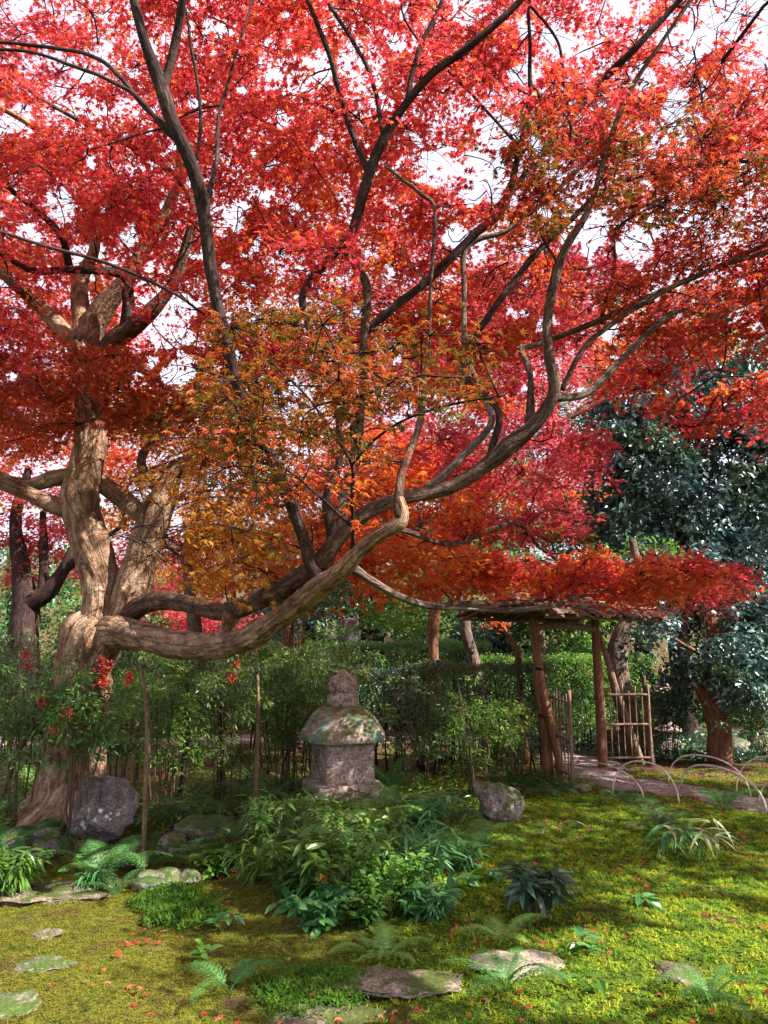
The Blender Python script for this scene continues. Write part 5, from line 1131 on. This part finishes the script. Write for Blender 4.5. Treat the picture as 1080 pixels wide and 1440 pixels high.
PL_ = [
    ('leafy bamboo-like plant at the heart of the central clump', 470, 1275, 104, 15, 40, LANCE, 'leaf_green', .6), ('tall leafy plant left of the central clump', 415, 1262, 88, 13, 34, LANCE, 'leaf_green', .6),
    ('blue-green long-leaved plant right of the central clump', 595, 1245, 92, 14, 42, BLADE, 'leaf_teal', .6), ('long-bladed plant below the lantern base', 520, 1240, 84, 12, 42, BLADE, 'leaf_teal', .5),
    ('low blue-green broad-leaved plant at the front of the clump', 445, 1308, 52, 12, 30, OVAL, 'leaf_teal', .7), ('low dark plant at the clump front right', 505, 1300, 60, 18, 22, OVAL, 'leaf_green', .7),
    ('small spreading plant under the blue-green blades', 600, 1290, 46, 14, 30, LANCE, 'leaf_teal', .8), ('arching bamboo grass left of the clump', 375, 1235, 60, 9, 40, BLADE, 'leaf_green', .8),
    ('broad-leaved seedling group by the stream end', 300, 1235, 40, 12, 34, OVAL, 'leaf_green', .9), ('fresh green plant against the lantern base', 470, 1175, 46, 16, 26, LANCE, 'leaf_fresh', .6),
    ('dark leafy plant between lantern and left stems', 385, 1200, 80, 20, 38, BLADE, 'leaf_green', .5), ('tangled small-leaved shoots left of the bright fern', 545, 1285, 92, 26, 17, OVAL, 'leaf_fresh', .6), ('wiry small-leaved tangle in the middle of the clump', 500, 1255, 110, 26, 16, OVAL, 'leaf_green', .6), ('small-leaved tangle on the left side of the clump', 430, 1240, 96, 24, 16, OVAL, 'leaf_dull', .6),
    ('leafy shoots behind the clump beside the upright fern', 600, 1180, 60, 16, 30, LANCE, 'leaf_teal', .6), ('low plant right of the tangled clump', 640, 1225, 46, 12, 30, BLADE, 'leaf_teal', .8),
    ('grassy tuft below the left fern', 12, 1262, 60, 22, 40, BLADE, 'leaf_green', .4), ('small dark grass in the stream bed', 130, 1250, 28, 12, 26, BLADE, 'leaf_teal', .6)]
for k, (lab, a, b_, h, n, lp_, tm, lm, sp) in enumerate(PL_):
    plant('leafy_plant', lab, 'plant', a, b_, h, int(n * 1.7), lp_ * .68, tm, lm, 'stem_green', 200 + k, sp, 15, BG_, .5)
plant('withered_plant', 'withered yellow-orange leaves in the central clump', 'plant', 448, 1262, 62, 5, 30, OVAL, 'dead_leaf', 'stem', 240, .4, 3, None, .3, .6)
plant('withered_plant', 'single withered orange shoot low in the clump front', 'plant', 475, 1275, 50, 4, 26, OVAL, 'dead_leaf', 'stem', 241, .5, 3, None, .3, .6)
plant('evergreen_shrub', 'small glossy dark shrub with whorled leaves standing in the moss', 'shrub', 760, 1300, 72, 13, 36, LANCE, 'leaf_dark', 'stem', 242, .5, 16, None, .55, .55, None, .005)
plant('bamboo_grass', 'bamboo grass with cream-white leaves on the right moss', 'plant', 978, 1215, 66, 4, 36, BLADE, 'blade_pale', 'stem_green', 243, .35, 5, 'pale bamboo grass', .45, .6)
plant('bamboo_grass', 'tiny pale bamboo grass sprig behind the glossy shrub', 'plant', 782, 1180, 28, 3, 34, BLADE, 'blade_pale', 'stem_green', 244, .5, 3, 'pale bamboo grass', .6, .5)
plant('bamboo_grass', 'green bamboo grass around the cream-leaved one', 'plant', 965, 1205, 50, 8, 34, BLADE, 'leaf_teal', 'stem_green', 245, .8, 7, 'pale bamboo grass', .6, .3)
SD = [(625, 1275, 'leaf_teal', 'single seedling right of the blue-green blades'), (822, 1345, 'leaf_teal', 'dark seedling in the sunny moss'), (895, 1275, 'leaf_teal', 'lone light seedling in mid moss'), (650, 1250, 'leaf_teal', 'broad seedling by the clump edge'),
      (310, 1310, 'leaf_teal', 'tall single leaf standing in the left moss'), (285, 1352, 'leaf_fresh', 'tiny bright seedling in the left moss'), (400, 1285, 'leaf_teal', 'seedling pair left of the clump front'), (830, 1400, 'leaf_green', 'seedling in the lower right moss'), (695, 1240, 'leaf_teal', 'seedling left of the glossy shrub')]
for k, (a, b_, m_, lab) in enumerate(SD): plant('seedling', lab, 'plant', a, b_, 22, 4, 22, OVAL, m_, 'stem_green', 260 + k, .5, 3, 'seedlings in the moss', .6, .5, None, .0015)

# nandina shrubs with berries
def nandina(label, px, Yd, hpx, n_stems, n_sp, seed, leafm='leaf_green', extra='leaf_dull', wid=.35, berries=(), size=.06, low=.3, group='shrubs around the trunk', name='nandina_shrub'):
    b3_ = gbase(px, Yd); root = empty(name, b3_, label, 'shrub', group); r = np.random.default_rng(seed); h = pix(hpx, Yd); K = 8; t = np.linspace(0, 1, K)
    a = r.uniform(0, 2 * math.pi, n_stems); e = np.stack([np.cos(a), np.sin(a), 0 * a], -1) * wid * r.uniform(.2, .8, (n_stems, 1)); e[:, 2] = h * r.uniform(.7, 1, n_stems)
    b0 = np.stack([np.cos(a), np.sin(a), 0 * a], -1) * r.uniform(.02, .15, (n_stems, 1)); b0[:, 2] = -.03
    PLn = b0[:, None] * (1 - t)[None, :, None] + e[:, None] * t[None, :, None] + r.normal(0, .012, (n_stems, K, 3)) * (t > 0)[None, :, None]
    s = MB(); polytubes(s, PLn, np.tile(np.linspace(.009, .004, K), (n_stems, 1)), 5); tag(s.build('stems', M['stem'], root), None, None, None, 'stuff')
    n_sp = int(n_sp * 1.5); k_ = r.integers(0, n_stems, n_sp); tt0 = low + (1 - low) * r.random(n_sp) ** .8; i0 = np.minimum((tt0 * (K - 1)).astype(int), K - 2)
    aa = r.uniform(0, 2 * math.pi, n_sp); C = PLn[k_, i0] + np.stack([np.cos(aa), np.sin(aa), 0 * aa], -1) * r.uniform(.08, wid, (n_sp, 1)); C[:, 2] += r.uniform(-.02, .12, n_sp)
    st = PLn[k_, i0]; tq = np.linspace(0, 1, 4)[None, :, None]; pet = st[:, None] * (1 - tq) + C[:, None] * tq; pet[:, 1:3, 2] += .02
    pos, nn, tt, sz, idx, TW = spray_leaves(C, r.uniform(.10, .22, n_sp), 46, size, .35, .45, .03, .4, seed)
    s2 = MB(); polytubes(s2, pet, np.full((n_sp, 4), .0018), 3); polytubes(s2, TW, np.full((len(TW), 4), .001), 3); tag(s2.build('leaf_stalks', M['stem_green'], root), None, None, None, 'stuff')
    mb = MB(); leaves(mb, LANCE, pos, nn, tt, sz, (r.random(len(pos)) < .3).astype(int)); mb.build('foliage', [M[leafm], M[extra]], root)
    for (bx, by, byd, brad, bn) in berries:
        c = local(root, P(bx, by, byd)); B0 = c + r.normal(size=(bn, 3)) * np.array([brad, brad, brad * 1.3]) * .55; v, fc = ICO1; rb = .0085
        mb = MB(); V = B0[:, None] + v[None] * rb * r.uniform(.8, 1.2, (bn, 1, 1)); F_ = (np.arange(bn) * len(v))[:, None, None] + fc[None]
        mb.add(V.reshape(-1, 3), F_.reshape(-1, 3), None, 0, None, True)
        o = mb.build('berry_cluster', M['berry'], root)
        top = c + np.array([0, 0, brad]); nb = B0 if bn < 40 else B0[:40]; tq2 = np.linspace(0, 1, 3)[None, :, None]
        s3 = MB(); polytubes(s3, top * (1 - tq2) + nb[:, None] * tq2, np.full((len(nb), 3), .0012), 3)
        near_ = PLn.reshape(-1, 3)[np.argmin(np.linalg.norm(PLn.reshape(-1, 3) - top, axis=1))]; polytubes(s3, (near_ * (1 - tq2) + top * tq2), np.full((1, 3), .002), 4)
        s3.build('berry_stalks', M['stem'], o)
    return root
nandina('tall nandina in front of the trunk with red berry clusters', 120, 6.55, 275, 7, 30, 301, 'leaf_green', 'leaf_teal', .34, low=.62, berries= [(146, 935, 6.4, .05, 70), (143, 958, 6.4, .045, 60), (182, 955, 6.45, .04, 50), (94, 1003, 6.4, .04, 50)])
nandina('nandina left of the trunk with two bright berry bunches', 45, 6.9, 245, 7, 32, 302, 'leaf_green', 'leaf_dull', .4, low=.5, berries= [(64, 985, 6.7, .05, 70), (80, 1026, 6.7, .055, 90), (78, 1043, 6.7, .03, 30)])
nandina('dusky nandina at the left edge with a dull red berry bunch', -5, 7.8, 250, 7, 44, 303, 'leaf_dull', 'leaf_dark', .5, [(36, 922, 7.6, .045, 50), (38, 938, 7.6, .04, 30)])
nandina('nandina right of the trunk below the great limb', 235, 7.9, 240, 8, 50, 304, 'leaf_green', 'leaf_fresh', .45)
nandina('nandina with one hanging red berry cluster beneath the limb', 325, 8.2, 250, 7, 46, 305, 'leaf_dull', 'leaf_green', .45, [(332, 935, 7.9, .04, 45), (326, 953, 7.9, .045, 55)])
nandina('feathery shrub left of the lantern', 395, 8.6, 240, 8, 50, 306, 'leaf_green', 'leaf_dull', .45)
nandina('leafy shrub left of the lantern roof', 425, 9.0, 200, 7, 34, 307, 'leaf_dull', 'leaf_fresh', .4)
nandina('airy shrub right of the lantern', 585, 9.0, 160, 7, 34, 308, 'leaf_dull', 'leaf_dark', .42)
nandina('soft light green shrub between lantern and gate', 665, 8.9, 160, 8, 44, 309, 'leaf_fresh', 'leaf_green', .42, size=.045)
nandina('shrub left of the gate with pale tips', 720, 9.3, 120, 6, 26, 310, 'leaf_dull', 'leaf_green', .3)
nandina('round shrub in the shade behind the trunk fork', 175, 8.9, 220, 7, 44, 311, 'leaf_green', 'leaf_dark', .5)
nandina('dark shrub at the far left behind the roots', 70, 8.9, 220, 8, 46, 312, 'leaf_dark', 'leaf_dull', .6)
nandina('green shrub behind the lantern finial', 500, 11.2, 200, 8, 44, 313, 'leaf_green', 'leaf_fresh', .6)
nandina('light green shrub under the limb elbow', 400, 10.8, 190, 8, 40, 314, 'leaf_fresh', 'leaf_dull', .6)
nandina('dim shrub between trunk and limb in the distance', 290, 10.9, 180, 8, 44, 315, 'leaf_dull', 'leaf_green', .6)
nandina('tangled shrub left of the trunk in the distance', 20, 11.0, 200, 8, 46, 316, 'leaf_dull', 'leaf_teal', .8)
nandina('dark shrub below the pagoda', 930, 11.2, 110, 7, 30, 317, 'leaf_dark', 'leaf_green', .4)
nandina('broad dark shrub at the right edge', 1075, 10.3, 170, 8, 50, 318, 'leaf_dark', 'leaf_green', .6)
nandina('leafy shrub just inside the gate on the left', 800, 11.6, 110, 7, 30, 319, 'leaf_green', 'leaf_dark', .35)

# thin bare stems (saplings)
for k, (pl, lab) in enumerate([([(202, 1232, 6.1, 5), (204, 1150, 6.15, 6), (208, 1060, 6.2, 7), (206, 990, 6.25, 6), (196, 930, 6.3, 4)], 'thin upright sapling stem right of the boulder'),
                               ([(85, 1190, 6.75, 5), (96, 1120, 6.8, 5), (108, 1050, 6.85, 4), (112, 990, 6.9, 4)], 'thin vine stem leaning on the trunk'),
                               ([(358, 1165, 7.4, 6), (361, 1080, 7.4, 6), (363, 1000, 7.4, 5), (362, 950, 7.4, 4)], 'thin sapling stem left of the lantern'),
                               ([(255, 1100, 8.2, 8), (262, 1040, 8.2, 8), (264, 980, 8.2, 6), (258, 930, 8.2, 5)], 'dark sapling stem beneath the great limb'),
                               ([(-5, 1110, 7.3, 7), (25, 1060, 7.3, 6), (50, 1020, 7.3, 5), (75, 985, 7.3, 4)], 'leaning dark stem at the left edge'),
                               ([(310, 1090, 8.6, 9), (311, 1020, 8.6, 9), (313, 960, 8.6, 7)], 'dark upright sapling between two leaning stems'),
                               ([(190, 1100, 8.4, 6), (193, 1040, 8.4, 6), (190, 980, 8.4, 4)], 'short stem in the undergrowth right of the trunk')]):
    pts, r = px_path(pl); pts[0][2] = float(hgt(pts[0][0], pts[0][1])) - .03; mb = MB(); tube(mb, pts - pts[0], r, 8, .05, .08, .01, 400 + k); o = mb.build('sapling', M['stem' if k not in (3, 5) else 'bark_dark']); o.location = pts[0]
    tag(o, lab, 'sapling', 'saplings around the trunk')

# ------------------------------------------------------------------ ground cover (stuff)
def cover(name, label, n, xr, yr, keepf, tmpl, size, m, seed, up=.6, lift=.02, flat=.35, per=1, jitter=.0):
    r = np.random.default_rng(seed); x = r.uniform(*xr, n); y = r.uniform(*yr, n); k = keepf(x, y, r); x, y = x[k], y[k]
    if per > 1:
        x = np.repeat(x, per) + r.normal(0, jitter, len(x) * per); y = np.repeat(y, per) + r.normal(0, jitter, len(y) * per)
    z = hgt(x, y) + lift * r.random(len(x)); az = r.uniform(0, 2 * math.pi, len(x))
    T_ = np.stack([np.cos(az), np.sin(az), up * r.uniform(.4, 1.4, len(x))], -1); N_ = np.array([0, 0, 1.0]) + r.normal(size=(len(x), 3)) * flat
    mb = MB(); leaves(mb, tmpl, np.stack([x, y, z], -1), N_, T_, size * r.uniform(.6, 1.3, len(x)), 0)
    return tag(mb.build(name, M[m]), label, 'ground cover', None, 'stuff')
def infr(x, y, mrg=.3): return np.abs(x) < y * .52 + mrg
def rightmoss(x, y, r):
    s = x + 1.0 * fbm(x * 1.2, y * 1.2, 0, 3, 31) - .1
    return infr(x, y) & (r.random(len(x)) < smooth(-.35, .35, s)) & ~on_path(x, y) & (r.random(len(x)) < 1 - .6 * smooth(7.5, 9.5, y))
def leftmoss(x, y, r):
    s = x + 1.0 * fbm(x * 1.2, y * 1.2, 0, 3, 31) - .1
    return infr(x, y) & (r.random(len(x)) > smooth(-.35, .35, s)) & (y < 6.0 + .1 * np.sin(x * 3))
SPIKE = (np.array([[-.16, 0, 0], [.16, 0, 0], [0, 1, 0]]), np.array([[0, 1, 2]]))
cover('moss', 'lush haircap moss carpet on the right', 80000, (-2.4, 5.2), (3.2, 9.8), rightmoss, SPIKE, .0215, 'moss_tuft', 501, 1.3, .012, .6, 7, .006)
cover('moss', 'low yellow moss carpet on the left', 42000, (-3.6, 1.6), (3.2, 6.3), leftmoss, SPIKE, .013, 'moss_gold', 502, 1.0, .006, .6, 5, .005)
def clump(cx, cy, rr_):
    g = G(cx, cy); return lambda x, y, r: (np.hypot(x - g[0], (y - g[1]) * 1.0) < rr_ * (.7 + .6 * r.random(len(x)))) 
g1 = G(260, 1290); cover('moss', 'bright green moss cushion in the left foreground', 2600, (g1[0] - .45, g1[0] + .45), (g1[1] - .45, g1[1] + .45), clump(260, 1290, .21), SPIKE, .03, 'moss_cushion', 503, 1.6, .05, .6, 7, .008)
g1 = G(440, 1400); cover('moss', 'dark green moss cushions at bottom centre', 2600, (g1[0] - .5, g1[0] + .5), (g1[1] - .3, g1[1] + .3), clump(440, 1400, .24), SPIKE, .028, 'moss_cushion', 504, 1.6, .04, .6, 7, .008)
g1 = G(235, 1262); cover('moss', 'bright moss cushion by the stream stones', 1400, (g1[0] - .3, g1[0] + .3), (g1[1] - .3, g1[1] + .3), clump(235, 1268, .2), SPIKE, .03, 'moss_cushion', 505, 1.6, .04, .6, 7, .008)
cover('fallen_leaves', 'red maple leaves scattered over the moss', 9000, (-3, 5.2), (3.2, 10), lambda x, y, r: infr(x, y) & (r.random(len(x)) < np.clip(.06 + .40 * smooth(-.5, .8, x) + .0 + 1.6 * (fbm(x * 2.2, y * 2.2, 0, 3, 3) - .1), 0, 1)), MAPLE5, .027, 'fallen', 506, .15, .035, .35)
cover('fallen_leaves', 'fallen leaves littering the shaded far ground', 5000, (-8, 6), (9, 15), lambda x, y, r: infr(x, y, 1), MAPLE5, .035, 'fallen', 507, .15, .02, .35)
def midband(x, y, r): return infr(x, y) & ~on_path(x, y) & (r.random(len(x)) < np.clip(.5 + 1.2 * fbm(x * 1.4, y * 1.4, 0, 3, 44), 0, 1)) & ~((x > .9) & (y < 8.6))
cover('undergrowth', 'low mixed undergrowth behind the stream and lantern', 4200, (-4.6, 2.4), (6.55, 9.8), midband, LANCE, .07, 'leaf_green', 508, .8, .12, .5, 4, .03)
cover('undergrowth', 'dull low leaves under the shrubs', 3200, (-5.5, 2.2), (7.0, 12.0), midband, LANCE, .065, 'leaf_dull', 509, .8, .14, .5, 4, .03)
cover('undergrowth', 'shade plants at the back on the right', 2200, (2.2, 7), (10.8, 14), lambda x, y, r: infr(x, y, 1) & ~on_path(x, y), OVAL, .08, 'leaf_dark', 510, .8, .14, .5, 4, .04)
cover('undergrowth', 'ivy-like cover on the far bank', 5200, (-10, 11), (15.2, 20), lambda x, y, r: infr(x, y, 1), OVAL, .12, 'leaf_green', 511, .8, .3, .6, 5, .08)
